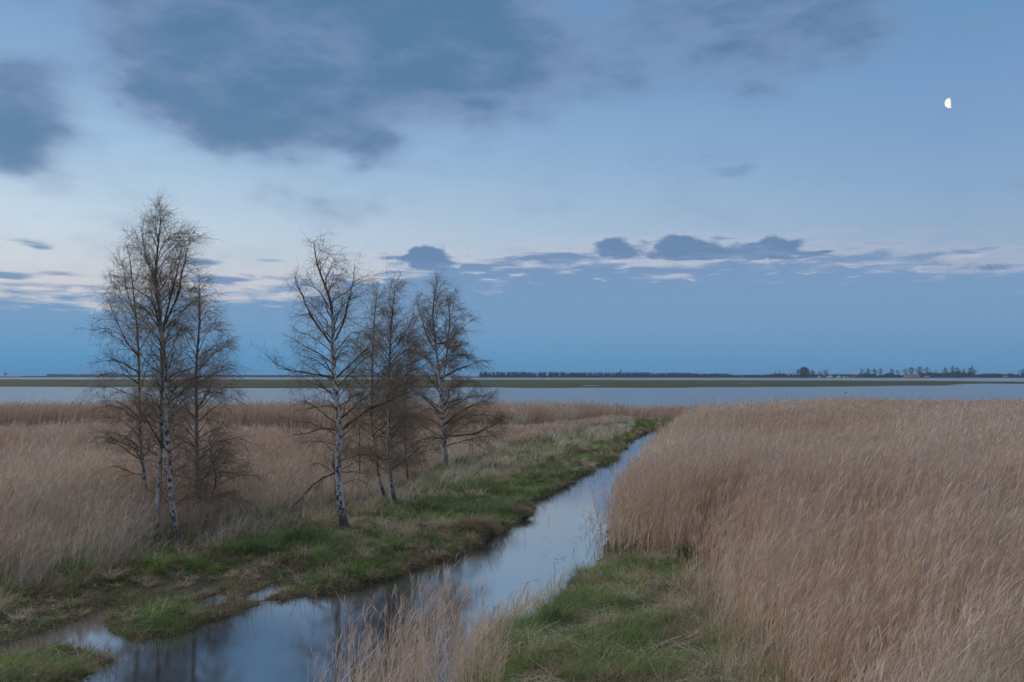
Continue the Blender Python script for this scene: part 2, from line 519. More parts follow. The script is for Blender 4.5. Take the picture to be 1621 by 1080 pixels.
def grass(mb, x, y, h, cols, mix, lean=0.5, w=0.006, wfac=0.00032, K=4, z0=None):
    """blades: cols list of base colours, mix (N,) index into it"""
    n = len(x)
    if n == 0: return
    z = (ground_z(x, y) if z0 is None else z0) - 0.02
    d = np.hypot(x, y)
    ww = np.maximum(w, d * wfac)
    a = rng.uniform(0, 2 * PI, n)
    l = np.abs(rng.normal(0, lean, n)) + 0.1
    dirv = np.stack([np.cos(a) * l + 0.12, np.sin(a) * l, np.ones(n)], 1); dirv = unit(dirv)
    bend = np.stack([np.cos(a) * l * .9 + .1, np.sin(a) * l * .9, -0.35 * l - .15], 1)
    t = np.linspace(0, 1, K)
    base = np.stack([x, y, z], 1)
    P = base[:, None, :] + h[:, None, None] * (t[None, :, None] * dirv[:, None, :] + (t ** 2)[None, :, None] * bend[:, None, :])
    P[:, :, 2] = np.maximum(P[:, :, 2], base[:, None, 2] + 0.01)
    sv = np.stack([-np.sin(a), np.cos(a), np.zeros(n)], 1) + 0.5 * side_vec(n)
    cc = np.asarray(cols)[mix]
    cc = np.clip(cc * (1 + .2 * rng.normal(0, 1, (n, 1))) * (1 + .05 * rng.normal(0, 1, (n, 3))), .008, .8)
    mb.ribbons(P, ww[:, None] * np.interp(t, [0, .4, 1], [.8, 1, .12]), unit(sv), cc)


# --- zones, traced on the ground of the photograph (bases of the plants)
Z_RIGHT = [(957, 891), (976, 834), (1002, 785), (1041, 735), (1077, 697), (1110, 687), (1250, 674), (1300, 664), (1900, 664), (2600, 690), (3500, 1700),
           (1270, 1700), (1245, 1200), (1212, 1100), (1180, 1058), (1140, 1010), (1115, 965), (1105, 915), (1070, 912), (1000, 898)]
Z_LEFT = [(-700, 985), (0, 932), (60, 926), (120, 908), (200, 888), (245, 870), (330, 850), (450, 826), (540, 806), (600, 792), (640, 770), (720, 742), (800, 716),
          (880, 694), (930, 682), (1000, 669), (960, 668), (820, 690), (600, 706), (300, 716), (-700, 718)]
Z_BAND = [(-900, 693), (0, 693), (440, 690), (620, 700), (820, 690), (960, 669), (1008, 668), (1060, 665), (1250, 663), (1250, 655), (1000, 661), (800, 667), (400, 676), (0, 678), (-900, 678)]
Z_LOW = [(-800, 718), (-800, 693), (0, 693), (440, 690), (620, 700), (600, 706), (300, 716)]
Z_BANK = [(-700, 1010), (0, 930), (120, 906), (245, 868), (330, 848), (450, 824), (540, 802), (640, 768), (720, 738), (800, 712), (880, 690), (1000, 667), (1060, 664), (1060, 690), (1000, 720),
          (900, 790), (850, 830), (700, 905), (560, 960), (420, 970), (250, 1030), (200, 1060), (100, 1120), (-100, 1260), (-700, 1300)]
Z_PATCH = [(900, 925), (957, 889), (1000, 896), (1080, 908), (1105, 910), (1120, 962), (1145, 1008), (1190, 1056), (1225, 1100), (1260, 1200), (1330, 1700),
           (560, 1700), (640, 1230), (700, 1110), (740, 1052), (790, 1012), (845, 985)]
Z_FORE = [(500, 1130), (560, 1105), (640, 1100), (690, 1120), (730, 1070), (820, 1030), (790, 1150), (700, 1300), (560, 1330), (430, 1330)]

FAST = 1.0

# right-hand reed bed
x, y = zone_points(Z_RIGHT, 230 * FAST, 20, 1.2, 9.5, 122)
k = rng.random(len(x)) < .35 + .65 * sstep(.34, .52, fbm(x, y, 1.3, 3, 20)); x, y = x[k], y[k]
wd = water_dist(x, y)
h = 2.3 + 0.6 * (fbm(x, y, 7, 3, 21) - 0.5) * 2 + .35 * (fbm(x, y, 1.4, 2, 29) - .5) + rng.normal(0, .16, len(x))
sp_ = np.maximum(sdist(wpoly(Z_PATCH), x, y) + 2.6 * (fbm(x, y, 1.3, 3, 44) - .5), 0)
pe = np.clip(sp_ / 2.2, 0, 1)
edge = np.clip(sdist(wpoly(Z_RIGHT), x, y) / -1.6, 0, 1)
h = h * (0.78 + 0.22 * edge) * (.62 + .38 * pe) * (1 - .17 * sstep(45, 100, y))
near_grass = np.clip((17 - y) / 6, 0, 1)
k = (shore_d(x, y) > y - 4) & (rng.random(len(x)) < .35 + .65 * pe)
mb = MB()
reeds(mb, x[k], y[k], h[k], lean=(0.11, 0.0), tone=0.05)
# stragglers leaning out over the canal and the clearing
x, y = zone_points([(890, 950), (940, 880), (950, 830), (975, 780), (1010, 730), (1050, 690), (1110, 690), (1060, 735), (1020, 785), (1000, 835), (990, 905), (1110, 905), (1190, 1060), (1130, 1060), (1090, 960), (1060, 930), (960, 930)], 34, 24, 1, 12, 80, 0, .4)
sr = sdist(wpoly(Z_RIGHT), x, y)
k = (sr < .75) & (sr > -.5) & (rng.random(len(x)) < np.exp(-np.maximum(sr, 0) / .3) * (.15 + .85 * sstep(.42, .6, fbm(x, y, .8, 2, 52)))); x, y = x[k], y[k]
reeds(mb, x, y, rng.uniform(.5, 2.0, len(x)), lean=(-.1, -.08), tone=.2, leaves=3, plume=4, plume_frac=.5)
o = mb.build('reed_bed', M_reed)
tag(o, 'broad bed of tall dry brown reeds right of the canal', 'reeds', kind='stuff')

# left-hand reed bed behind the birches
x, y = zone_points(Z_LEFT, 150 * FAST, 26, 1.15, 18, 110, zp=.3)
px, py = proj(x, y)
h = 1.75 + 0.5 * (fbm(x, y, 6, 3, 22) - 0.5) * 2 + rng.normal(0, .18, len(x))
edge = np.clip(sdist(wpoly(Z_LEFT, .3), x, y) / -4.0, 0, 1)
right = sstep(240, 560, px)
h = h * (1 - 0.35 * right) * (0.42 + 0.58 * edge)
k = rng.random(len(x)) < (1 - 0.55 * right * (1 - edge)) * (0.5 + 0.5 * sstep(.3, .5, fbm(x, y, 1.6, 3, 23)))
mb = MB()
reeds(mb, x[k], y[k], np.maximum(h[k], .5), lean=(0.12, 0.0), tone=-0.12)
o = mb.build('reed_bed', M_reed)
tag(o, 'pale dry reeds around and behind the birches left of the canal', 'reeds', kind='stuff')

# far dark band of reeds on the lagoon edge
x, y = zone_points(Z_BAND, 40 * FAST, 60, 1.0, 70, 130, -0.8, 0.5)
px, py = proj(x, y)
h = np.interp(px, [-500, 0, 440, 700, 820, 1000, 1100], [2.05, 2.0, 2.0, 1.95, 1.85, 1.7, 1.65]) + 0.14 * (fbm(x, y, 5, 3, 24) - 0.5) * 2 + rng.normal(0, .14, len(x))
k = (shore_d(x, y) > y - 9)
mb = MB()
reeds(mb, x[k], y[k], h[k], lean=(0.10, 0.0), tone=0.42, leaves=2)
o = mb.build('reed_bed', M_reed)
tag(o, 'darker brown reed band along the near shore of the lagoon', 'reeds', kind='stuff')

# sparse reeds at the water's edge in the foreground
x, y = zone_points(Z_FORE, 95 * FAST, 30, 1, 8.5, 16, -0.4, 0.1)
px, py = proj(x, y)
k = rng.random(len(x)) < sstep(440, 620, px) * (0.12 + 0.88 * sstep(.4, .62, fbm(x, y, .5, 3, 27)))
x, y = x[k], y[k]
h = 1.85 + .4 * (fbm(x, y, .9, 3, 28) - .5) + rng.normal(0, .2, len(x)) - .75 * sstep(690, 800, px[k])
mb = MB()
reeds(mb, x, y, np.maximum(h, .6), lean=(0.05, 0.0), tone=.15, leaves=3, plume=4, plume_frac=.6)
o = mb.build('reed_fringe', M_reed)
tag(o, 'sparse tan reeds standing in the water at the bottom edge', 'reeds', kind='stuff')

GRN = [(.15, .245, .058), (.10, .175, .05), (.23, .29, .09), (.40, .32, .20), (.22, .16, .10), (.52, .44, .32)]


def grass_mix(x, y, green_bias=0.0):
    g = fbm(x, y, 2.2, 4, 31) * 0.6 + fbm(x, y, .5, 2, 32) * 0.4 + green_bias
    r = rng.random(len(x))
    pg = np.clip((g - 0.41) * 8, 0.05, 0.96)
    q = rng.random(len(x))
    green = np.where(q < .5, 0, np.where(q < .8, 1, 2))
    dry = np.where(q < .5, 3, np.where(q < .8, 4, 5))
    return np.where(r < pg, green, dry), g


def tufts(mb, poly, n0, d0, dmin, umin, umax, hmax, zp=0.0, dry=.5):
    """many small clumps of blades, each clump of one colour and height"""
    cx, cy = zone_points(poly, n0, d0, 1.3, dmin, 112, umin, umax, zp)
    wd = water_dist(cx, cy); k = wd > .08
    cx, cy = cx[k], cy[k]
    m = len(cx); kk = rng.integers(40, 120, m)
    pal = np.array([(.18, .31, .065), (.11, .20, .05), (.25, .33, .09), (.22, .27, .14), (.52, .42, .29), (.62, .53, .40), (.32, .24, .16)])
    g = fbm(cx, cy, 2.6, 3, 51)
    c = np.where(rng.random(m) < np.clip(dry + (.5 - g) * 3, .08, .92), rng.integers(4, 7, m), rng.integers(0, 4, m))
    hh = hmax * rng.uniform(.25, 1, m) ** 1.5 * (1 - .6 * wet(cx, cy)); rad = rng.uniform(.04, .11, m) + .14 * rng.random(m) ** 3
    i = np.repeat(np.arange(m), kk); n = len(i)
    a = rng.uniform(0, 2 * PI, n); q = rad[i] * np.sqrt(rng.random(n))
    x = cx[i] + q * np.cos(a); y = cy[i] + q * np.sin(a)
    h = hh[i] * rng.uniform(.5, 1.25, n)
    z = ground_z(cx, cy)[i] - .02
    o_ = unit(np.stack([np.cos(a) * q / rad[i] * .55 + rng.normal(.08, .22, n), np.sin(a) * q / rad[i] * .55 + rng.normal(0, .22, n), np.ones(n)], 1))
    b_ = np.stack([np.cos(a) * .45 + .1, np.sin(a) * .45, -rng.uniform(.2, .9, n)], 1)
    t = np.linspace(0, 1, 4)
    P = np.stack([x, y, z], 1)[:, None, :] + h[:, None, None] * (t[None, :, None] * o_[:, None, :] + (t ** 2)[None, :, None] * b_[:, None, :])
    col = np.clip(pal[c][i] * (1 + .18 * rng.normal(0, 1, (n, 1))), .01, .8)
    mb.ribbons(P, np.maximum(.0055, np.hypot(x, y) * .0003)[:, None] * np.array([.8, 1, .75, .12]), unit(np.stack([-np.sin(a), np.cos(a), 0 * a], 1) + .5 * side_vec(n)), col)


# bank grass
x, y = zone_points(Z_BANK, 620 * FAST, 17, 1.35, 14, 112)
wd = water_dist(x, y)
mud = fbm(x, y, .9, 4, 33) - .03
wt = wet(x, y)
k = (wd > 0.02) & (rng.random(len(x)) < (0.22 + sstep(.34, .5, mud)) * (1 - .2 * wt) + .4 * wt)
x, y, wd, wt = x[k], y[k], wd[k], wt[k]
mix, g = grass_mix(x, y, -0.01)
h = (0.05 + 0.55 * fbm(x, y, .55, 3, 34) ** 1.8) * (1 - .5 * wt) * rng.uniform(.6, 1.5, len(x)) * np.where(mix > 2, 1.15, 1.05) * np.clip(.55 + 1.2 * sstep(.35, .65, g), .5, 1.6)
mb = MB(); grass(mb, x, y, h, GRN, mix, 0.7, 0.006); tufts(mb, Z_BANK, 10, 24, 14, -.72, .3, .66, dry=.6)
o = mb.build('bank_grass', M_grass)
tag(o, 'green and straw coloured grass on the left canal bank', 'grass', kind='stuff')

# taller pale sedge between the bank and the reeds, under the birches
SEDGE = [(-700, 1000), (0, 945), (120, 920), (245, 882), (330, 866), (450, 846), (560, 828), (650, 806), (740, 784), (830, 746), (900, 720), (965, 698), (1005, 680), (1000, 668), (930, 680), (880, 690),
         (800, 708), (720, 730), (640, 752), (560, 775), (450, 800), (330, 824), (200, 860), (0, 915), (-700, 960)]
x, y = zone_points(SEDGE, 210 * FAST, 26, 1.25, 17, 112, zp=.3)
k = rng.random(len(x)) < sstep(.33, .52, fbm(x, y, 1.0, 3, 35))
x, y = x[k], y[k]
mix, g = grass_mix(x, y, -0.12)
h = (0.30 + 0.75 * fbm(x, y, 1.6, 3, 36)) * rng.uniform(.6, 1.2, len(x))
mb = MB(); grass(mb, x, y, h, GRN[:3] + [PALE, (.4, .31, .21), GREY], mix, 0.28, 0.006)
o = mb.build('sedge', M_grass)
tag(o, 'knee high pale sedge and green grass below the birches', 'grass', kind='stuff')

# low pale marsh between the reed bed and the far band
x, y = zone_points(Z_LOW, 60 * FAST, 60, 1, 58, 84, -0.8, 0.1)
mix, g = grass_mix(x, y, -0.02)
h = (0.25 + 0.6 * fbm(x, y, 5, 3, 37)) * rng.uniform(.6, 1.3, len(x))
mb = MB(); grass(mb, x, y, h, [(.2, .27, .15), (.16, .22, .13), (.28, .32, .2), PALE, (.45, .36, .26), GREY], mix, 0.3, 0.01, 0.0004)
o = mb.build('marsh_grass', M_grass)
tag(o, 'low pale marsh grass in front of the far reed band', 'grass', kind='stuff')

# grass patch in the right foreground
x, y = zone_points(Z_PATCH, 1150 * FAST, 14, 1.3, 8.5, 30, -0.25, 0.5)
wd = water_dist(x, y)
mud = fbm(x, y, .9, 4, 38)
k = (wd > 0.02) & (rng.random(len(x)) < 0.08 + sstep(.40, .56, mud))
x, y = x[k], y[k]
mix, g = grass_mix(x, y, -0.06)
h = (0.06 + 0.75 * fbm(x, y, .55, 3, 39) ** 1.8) * rng.uniform(.6, 1.5, len(x)) * np.where(mix > 2, 1.1, 1.1) * np.clip(.55 + 1.2 * sstep(.35, .65, g), .5, 1.6)
mb = MB(); grass(mb, x, y, h, GRN, mix, 0.65, 0.005); tufts(mb, Z_PATCH, 16, 20, 8.5, -.25, .5, .62, dry=.68)
o = mb.build('meadow_grass', M_grass)
tag(o, 'rough green and dead grass in front of the brown reed bed', 'grass', kind='stuff')

# dead overhanging fringe along the waterline
FR = [(-700, 1300), (-700, 1010), (100, 960), (540, 900), (700, 870), (850, 770), (980, 690), (1060, 664), (1060, 700), (1010, 730), (860, 830), (760, 900), (600, 950), (440, 990), (250, 1060), (100, 1140)]
xs_ = []; ys_ = []
for Z, nn, dm in ((FR, 900, 14), (Z_PATCH, 500, 9)):
    x, y = zone_points(Z, nn, 18, 1.2, dm, 112, -.7, .5)
    wd = water_dist(x, y)
    k = (wd > -.05) & (wd < .4 * (.3 + 1.4 * fbm(x, y, .8, 3, 45))) & (rng.random(len(x)) < 1 - .3 * wet(x, y))
    xs_.append(x[k]); ys_.append(y[k])
x = np.concatenate(xs_); y = np.concatenate(ys_)
n = len(x); r = rng.random(n)
mix = np.where(r < .34, 0, np.where(r < .62, 1, np.where(r < .85, 2, 3)))
h = (.07 + .32 * fbm(x, y, .5, 3, 46)) * rng.uniform(.6, 1.4, n)
mb = MB(); grass(mb, x, y, h, [(.15, .105, .07), (.28, .205, .135), (.44, .35, .25), (.10, .16, .045)], mix, 0.9, 0.006)
o = mb.build('bank_fringe', M_grass)
tag(o, 'brown dead grass fringe hanging over the canal waterline', 'grass', kind='stuff')

# tall bleached grass where the foreground patch runs into the brown reeds
x, y = zone_points([(1050, 900), (1110, 890), (1160, 960), (1210, 1020), (1290, 1110), (1380, 1300), (1180, 1300), (1130, 1080), (1090, 1010), (1070, 940)], 420, 16, 1, 9, 27, .1, .5)
k = rng.random(len(x)) < sstep(.36, .56, fbm(x, y, .7, 3, 47)); x, y = x[k], y[k]
n = len(x); r = rng.random(n); mix = np.where(r < .12, 0, np.where(r < .5, 1, np.where(r < .8, 2, 3)))
h = (.35 + .8 * fbm(x, y, .8, 3, 48)) * rng.uniform(.6, 1.2, n)
mb = MB(); grass(mb, x, y, h, [(.10, .16, .05), TAN, PALE, (.42, .33, .22)], mix, .35, .005)
o = mb.build('tall_grass', M_grass)
tag(o, 'tall bleached grass at the left foot of the broad reed bed', 'grass', kind='stuff')

# flattened dead stems lying in the patch and at the reed foot
x, y = zone_points(Z_PATCH, 130, 20, 1, 8.5, 30, -0.25, 0.5)
x2, y2 = zone_points(Z_BANK, 16, 30, 1, 14, 60)
k2 = water_dist(x2, y2) > 0.05
x = np.concatenate([x, x2[k2]]); y = np.concatenate([y, y2[k2]])
k = rng.random(len(x)) < sstep(.46, .6, fbm(x, y, .9, 3, 49)); x, y = x[k], y[k]
n = len(x); a = rng.uniform(0, PI * 2, n); L = rng.uniform(.25, 1.0, n)
t = np.array([-.5, 0, .5])
z = ground_z(x, y) + rng.uniform(.03, .14, n)
P = np.stack([x, y, z], 1)[:, None, :] + (L[:, None] * t)[..., None] * np.stack([np.cos(a), np.sin(a), rng.normal(0, .16, n)], 1)[:, None, :]
P[:, 1, 2] += .03
mb = MB(); mb.ribbons(P, np.maximum(.007, np.hypot(x, y) * .0003)[:, None] * np.array([.8, 1, .5]), side_vec(n), var_col(PALE, n, .25))
o = mb.build('dead_stems', M_grass)
tag(o, 'loose bleached stems lying across the bank grass', 'dead stems', kind='stuff')

# short stems standing in the water along the edges
EDGE = [(120, 1090), (210, 1020), (320, 994), (440, 944), (600, 915), (760, 864), (850, 800), (985, 716), (1000, 700), (1010, 730), (900, 790), (850, 850), (760, 900), (600, 935), (440, 985), (330, 1010), (240, 1040), (170, 1090)]
EDGE2 = [(760, 1040), (740, 1010), (800, 950), (870, 890), (930, 820), (990, 770), (1010, 790), (975, 850), (962, 890), (900, 935), (860, 990), (800, 1030)]
mb = MB()
for Z, nn in ((EDGE, 28), (EDGE2, 26)):
    x, y = zone_points(Z, nn, 40, 1, 14, 70, -0.5, 0.2)
    wd = water_dist(x, y)
    k = (wd < 0.05) & (rng.random(len(x)) < np.exp(np.minimum(wd, 0) / 0.55) * sstep(.3, .55, fbm(x, y, .8, 3, 41)))
    x, y = x[k], y[k]; n = len(x)
    h = rng.uniform(.1, .5, n)
    t = np.array([0, .5, 1]); dv = np.stack([rng.normal(.1, .25, n), rng.normal(0, .25, n), np.ones(n)], 1)
    P = np.stack([x, y, np.full(n, -.08)], 1)[:, None, :] + (h[:, None] * t)[..., None] * dv[:, None, :]
    mb.ribbons(P, np.full((n, 1), .009) * np.array([1, 1, .5]), side_vec(n), var_col((.13, .09, .06), n, .3))
x, y = zone_points(EDGE2, 40, 40, 1, 14, 60, -.5, .2)
wd = water_dist(x, y); k = (wd < -.05) & (rng.random(len(x)) < .5 * sstep(.5, .62, fbm(x, y, .7, 3, 50))); x, y = x[k], y[k]; n = len(x)
a = rng.uniform(0, 2 * PI, n); t = np.array([-.5, 0, .5])
P = np.stack([x, y, np.full(n, .006)], 1)[:, None, :] + (rng.uniform(.04, .3, n)[:, None] * t)[..., None] * np.stack([np.cos(a), np.sin(a), 0 * a], 1)[:, None, :]
mb.ribbons(P, np.full((n, 1), .014) * np.array([.6, 1, .6]), unit(np.stack([-np.sin(a), np.cos(a), 0 * a + .3], 1)), var_col((.2, .15, .1), n, .3))
# short pinkish stems around the grass spit
x, y = zone_points([(700, 1075), (740, 1000), (800, 960), (850, 935), (890, 930), (880, 955), (845, 990), (790, 1020), (740, 1060)], 120, 30, 1, 14, 26, -0.2, 0.2)
k = rng.random(len(x)) < sstep(.35, .6, fbm(x, y, .5, 3, 42)); x, y = x[k], y[k]
reeds(mb, x, y, rng.uniform(.3, .8, len(x)), lean=(.1, 0), tone=.3, leaves=2, plume=0)
o = mb.build('water_stems', M_reed)
tag(o, 'short dark stems poking out of the canal along its edges', 'stems', kind='stuff')


# tussocks: a mound with its own blades
def tussock(px_, py_, r, hh, label, green, n=900, group=None):
    cx, cy = gnd(px_, py_, .15)
    z0 = float(ground_z(np.array([cx]), np.array([cy]))[0])
    root = empty('grass_tussock', (cx, cy, z0)); tag(root, label, 'tussock', group)
    mb = MB()
    # root mound
    th = np.linspace(0, 2 * PI, 17)[:-1]; rr = np.array([1.0, .85, .6, .3, .02]); zz = np.array([-.12, .28, .55, .72, .78]) * hh * .45
    V = np.stack([r * .8 * rr[:, None] * np.cos(th) * (1 + .15 * np.sin(3 * th + px_)), r * .8 * rr[:, None] * np.sin(th), zz[:, None] + 0 * th], -1)
    V[..., :2] *= (1 + .08 * rng.normal(0, 1, V.shape[:2]))[..., None]
    K, S = V.shape[:2]
    i = np.arange(K - 1)[:, None] * S; j = np.arange(S)[None, :]
    F = np.stack([i + j, i + (j + 1) % S, i + S + (j + 1) % S, i + S + j], -1).reshape(-1, 4)
    mb.add(V, F, (.09, .065, .045)); mb.build('root_mound', M_grass, root)
    mb = MB()
    a = rng.uniform(0, 2 * PI, n); q = r * .85 * np.sqrt(rng.random(n))
    x = q * np.cos(a); y = q * np.sin(a)
    zb = hh * .35 * (1 - (q / r) ** 2)
    L = hh * rng.uniform(.35, 1.35, n)
    o_ = np.stack([np.cos(a) * (q / r) * .8 + rng.normal(.1, .5, n), np.sin(a) * (q / r) * .8 + rng.normal(0, .5, n), np.ones(n)], 1); o_ = unit(o_)
    bend = np.stack([np.cos(a) * .45 + rng.normal(.15, .3, n), np.sin(a) * .45 + rng.normal(0, .3, n), -rng.uniform(.2, .95, n)], 1)
    t = np.linspace(0, 1, 5)
    P = np.stack([x, y, zb], 1)[:, None, :] + L[:, None, None] * (t[None, :, None] * o_[:, None, :] + (t ** 2)[None, :, None] * bend[:, None, :])
    P[..., 2] = np.maximum(P[..., 2], 0.01)
    m = rng.random(n) < green
    c = np.where(m[:, None], np.array((.075, .13, .035)), np.array((.36, .28, .19))) * (1 + .22 * rng.normal(0, 1, (n, 1)))
    mb.ribbons(P, np.full((n, 1), max(.007, cy * .0003)) * np.interp(t, [0, .4, 1], [.8, 1, .1]), unit(np.stack([-np.sin(a), np.cos(a), 0 * a], 1) + .4 * side_vec(n)), np.clip(c, .01, .7))
    mb.build('blades', M_grass, root)


tussock(748, 842, .62, .5, 'large dead straw coloured tussock at the water edge right of the birches', .06, 2200)
tussock(822, 812, .45, .38, 'straw coloured tussock hanging over the canal where the bank juts out', .12, 1200)
tussock(470, 872, .42, .55, 'bright green spiky tussock left of the thick birch foot', .9, 1100)
tussock(398, 886, .38, .5, 'small green tussock in front of the sedge between the two birch groups', .8, 800)
tussock(672, 822, .55, .45, 'broad green tussock right of the thick birch foot', .85, 1500)
tussock(1095, 900, .35, .55, 'dark green tussock under the hollow in the brown reeds', .92, 900)
tussock(880, 1000, .4, .5, 'green tussock at the left rim of the foreground grass', .85, 1200)
tussock(640, 1000 - 62, .3, .3, 'brown green tussock leaning over the water below the birch reflection', .5, 600)
tussock(250, 1008, .42, .32, 'brown tussock hanging over the water on the low spit', .3, 900)
tussock(345, 985, .4, .25, 'short green tussock on the muddy spit by the puddles', .9, 800)

# ------------------------------------------------------------------ birches
def resample(P, n):
    P = np.asarray(P, float)
    s = np.concatenate([[0], np.cumsum(np.linalg.norm(np.diff(P, axis=0), axis=1))])
    u = np.linspace(0, s[-1], n)
    # smooth: Catmull-like by dense linear then box filter
    Q = np.stack([np.interp(u, s, P[:, k]) for k in range(3)], 1)
    for _ in range(2):
        R = Q.copy(); R[1:-1] = .25 * Q[:-2] + .5 * Q[1:-1] + .25 * Q[2:]; Q = R
    return Q


def poly_at(P, s):
    n = len(P) - 1
    f = np.clip(s * n, 0, n - 1e-6); i = int(f); f -= i
    return P[i] * (1 - f) + P[i + 1] * f, unit(P[i + 1] - P[i])


BARK = np.array((.095, .07, .055)); TWIG = np.array((.25, .19, .15))


def birch(name_label, trunk_px, Y, r0, limbs=(), n1=50, s0=.2, spread=2.0, prof=((0, .6), (.25, 1), (.6, .8), (1, .2)), bias=(0, 0), twig=1.0, budcol=(.33, .27, .19),
          buds=1.0, white=1.0, second=None, up=0.0, thin=1.0, seed=1):
    global rng
    keep_rng = rng; rng = np.random.default_rng(seed)
    n = 30
    for _ in range(4):
        q = at(*trunk_px[0], Y); zg = float(ground_z(np.array([q[0]]), np.array([Y]))[0]) + .04
        Y = float(gnd(trunk_px[0][0], trunk_px[0][1], zg)[1])
    T = np.array([at(px, py, Y) for px, py in trunk_px])
    T[:, 1] += np.cumsum(rng.normal(0, .06, len(T)))
    base = T[0].copy(); zg = float(ground_z(np.array([base[0]]), np.array([Y]))[0]); T[0, 2] = min(T[0, 2], zg) - .05
    T = resample(T, n)
    off = np.array([base[0], Y, zg])
    root = empty('birch_tree', off); tag(root, name_label, 'birch')
    s = np.linspace(0, 1, n)
    height = T[-1, 2] - T[0, 2]
    R = r0 * .85 * (1 - s) ** .75 * (1 + .55 * np.exp(-s * height / .25)) + .006
    mbT = MB()
    wh = np.clip((R - .028) / .035, 0, 1) * white * np.clip((s * height - .3) / .6, .0, 1)
    mbT.tubes((T - off)[None], R[None], 9, np.repeat(wh[:, None], 3, 1)[None])
    lv1 = []
    if second is not None:
        S_, s_at, r_s = second
        Q = np.array([at(px, py, Y) for px, py in S_]); Q[:, 1] += np.linspace(0, .4, len(Q)); Q[0] = poly_at(T, s_at)[0] if s_at is not None else Q[0]
        Q = resample(Q, 20); Rq = r_s * (1 - np.linspace(0, 1, 20)) ** .8 + .005
        m2 = MB(); w2 = np.clip((Rq - .022) / .03, 0, 1) * white
        m2.tubes((Q - off)[None], Rq[None], 7, np.repeat(w2[:, None], 3, 1)[None]); m2.build('stem', M_birch, root, True)
        lv1.append((Q, Rq, 'stem'))
    mbT.build('trunk', M_birch, root, True)
    for L in limbs:
        pts, dy, rl = L
        Q = np.array([at(px, py, Y) for px, py in pts]); Q[:, 1] += np.linspace(0, dy, len(Q))
        Q = resample(Q, 12)
        Q[1:-1] += rng.normal(0, .025, Q[1:-1].shape)
        Rq = rl * (1 - np.linspace(0, 1, 12) * .85)
        m2 = MB(); m2.tubes((Q - off)[None], Rq[None], 6, np.zeros((1, 12, 3)) + .0); m2.build('limb', M_birch, root, True)
        lv1.append((Q, Rq, 'limb'))
    # level one branches
    P1 = []; R1 = []
    px_, py_ = zip(*prof)
    def spawn(par, Rp, cnt, a0, scale, smin=0.0):
        for i in range(cnt):
            sI = smin + (1 - smin) * (i + rng.random()) / cnt
            p, tg = poly_at(par, min(sI, .995))
            az = a0 + i * 2.4 + rng.normal(0, .5)
            Lh = spread * np.interp(sI, px_, py_) * rng.uniform(.65, 1.2) * scale
            el = math.radians(np.interp(sI, [0, .4, 1], [18, 38, 62]) + up + rng.normal(0, 9))
            d = np.array([math.cos(az) * math.cos(el) + bias[0], math.sin(az) * math.cos(el) + bias[1], math.sin(el)]); d /= np.linalg.norm(d)
            t = np.linspace(0, 1, 9)[:, None]
            cz = rng.uniform(.05, .35) - .1
            Q = p + Lh * (t * d + t ** 2 * np.array([0, 0, cz]) - t ** 3.2 * np.array([0, 0, cz + rng.uniform(.1, .4)]))
            Q[1:] += np.cumsum(rng.normal(0, .018 * Lh, (8, 3)), 0)
            rr = min(np.interp(sI, np.linspace(0, 1, len(Rp)), Rp) * .42, .005 + .0085 * Lh)
            P1.append(Q); R1.append(rr * (1 - np.linspace(0, 1, 9) * .75))
    spawn(T, R, n1, rng.uniform(0, 6), 1.0, s0)
    for Q, Rq, kind in lv1:
        if kind == 'stem': spawn(Q, Rq, int(n1 * .5), 1.0, .7, .2)
        else:
            P1.append(resample(Q, 9)); R1.append(np.interp(np.linspace(0, 1, 9), np.linspace(0, 1, len(Rq)), Rq))
    P1 = np.array(P1); R1 = np.array(R1)
    # level two
    P2 = []; R2 = []
    for Q, rq in zip(P1, R1):
        L = np.linalg.norm(np.diff(Q, axis=0), axis=1).sum()
        for i in range(max(4, int(L * 9))):
            sI = rng.uniform(.15, .98); p, tg = poly_at(Q, sI)
            d = unit(tg + rng.normal(0, .65, 3) + np.array([0, 0, .12])); L2 = (.22 + .36 * L * (1 - .55 * sI)) * rng.uniform(.55, 1.25)
            t = np.linspace(0, 1, 6)[:, None]
            q = p + L2 * (t * d + t ** 2.5 * np.array([.05, 0, -rng.uniform(-.1, .4)]))
            q[1:] += np.cumsum(rng.normal(0, .02 * L2, (5, 3)), 0)
            P2.append(q); R2.append(np.linspace(1, .35, 6) * max(.0036, min(.006, .4 * np.interp(sI, np.linspace(0, 1, 9), rq))))
    P2 = np.array(P2); R2 = np.array(R2)
    # twigs
    nt_ = np.maximum(2, (np.linalg.norm(np.diff(P2, axis=1), axis=2).sum(1) * 24 * twig)).astype(int)
    idx = np.repeat(np.arange(len(P2)), nt_); N = len(idx)
    sI = rng.uniform(.1, 1, N) * 4.999; i = sI.astype(int); f = (sI - i)[:, None]
    p = P2[idx, i] * (1 - f) + P2[idx, i + 1] * f; tg = unit(P2[idx, i + 1] - P2[idx, i])
    d = unit(tg * .8 + rng.normal(0, .55, (N, 3)) + np.array([.1, 0, 0])); L3 = rng.uniform(.14, .5, N)
    t = np.linspace(0, 1, 4)
    P3 = p[:, None, :] + L3[:, None, None] * (t[None, :, None] * d[:, None, :] + (t ** 2)[None, :, None] * np.stack([rng.normal(.08, .1, N), rng.normal(0, .1, N), -rng.uniform(-.15, .55, N)], 1)[:, None, :])
    mbC = MB()
    mbC.tubes(P1 - off, R1, 5, np.repeat(BARK[None], len(P1), 0) * rng.uniform(.7, 1.2, (len(P1), 1)))
    mbC.tubes(P2 - off, R2, 3, np.repeat(BARK[None], len(P2), 0) * rng.uniform(.7, 1.3, (len(P2), 1)))
    tw = max(.0056, Y * .00018) * thin
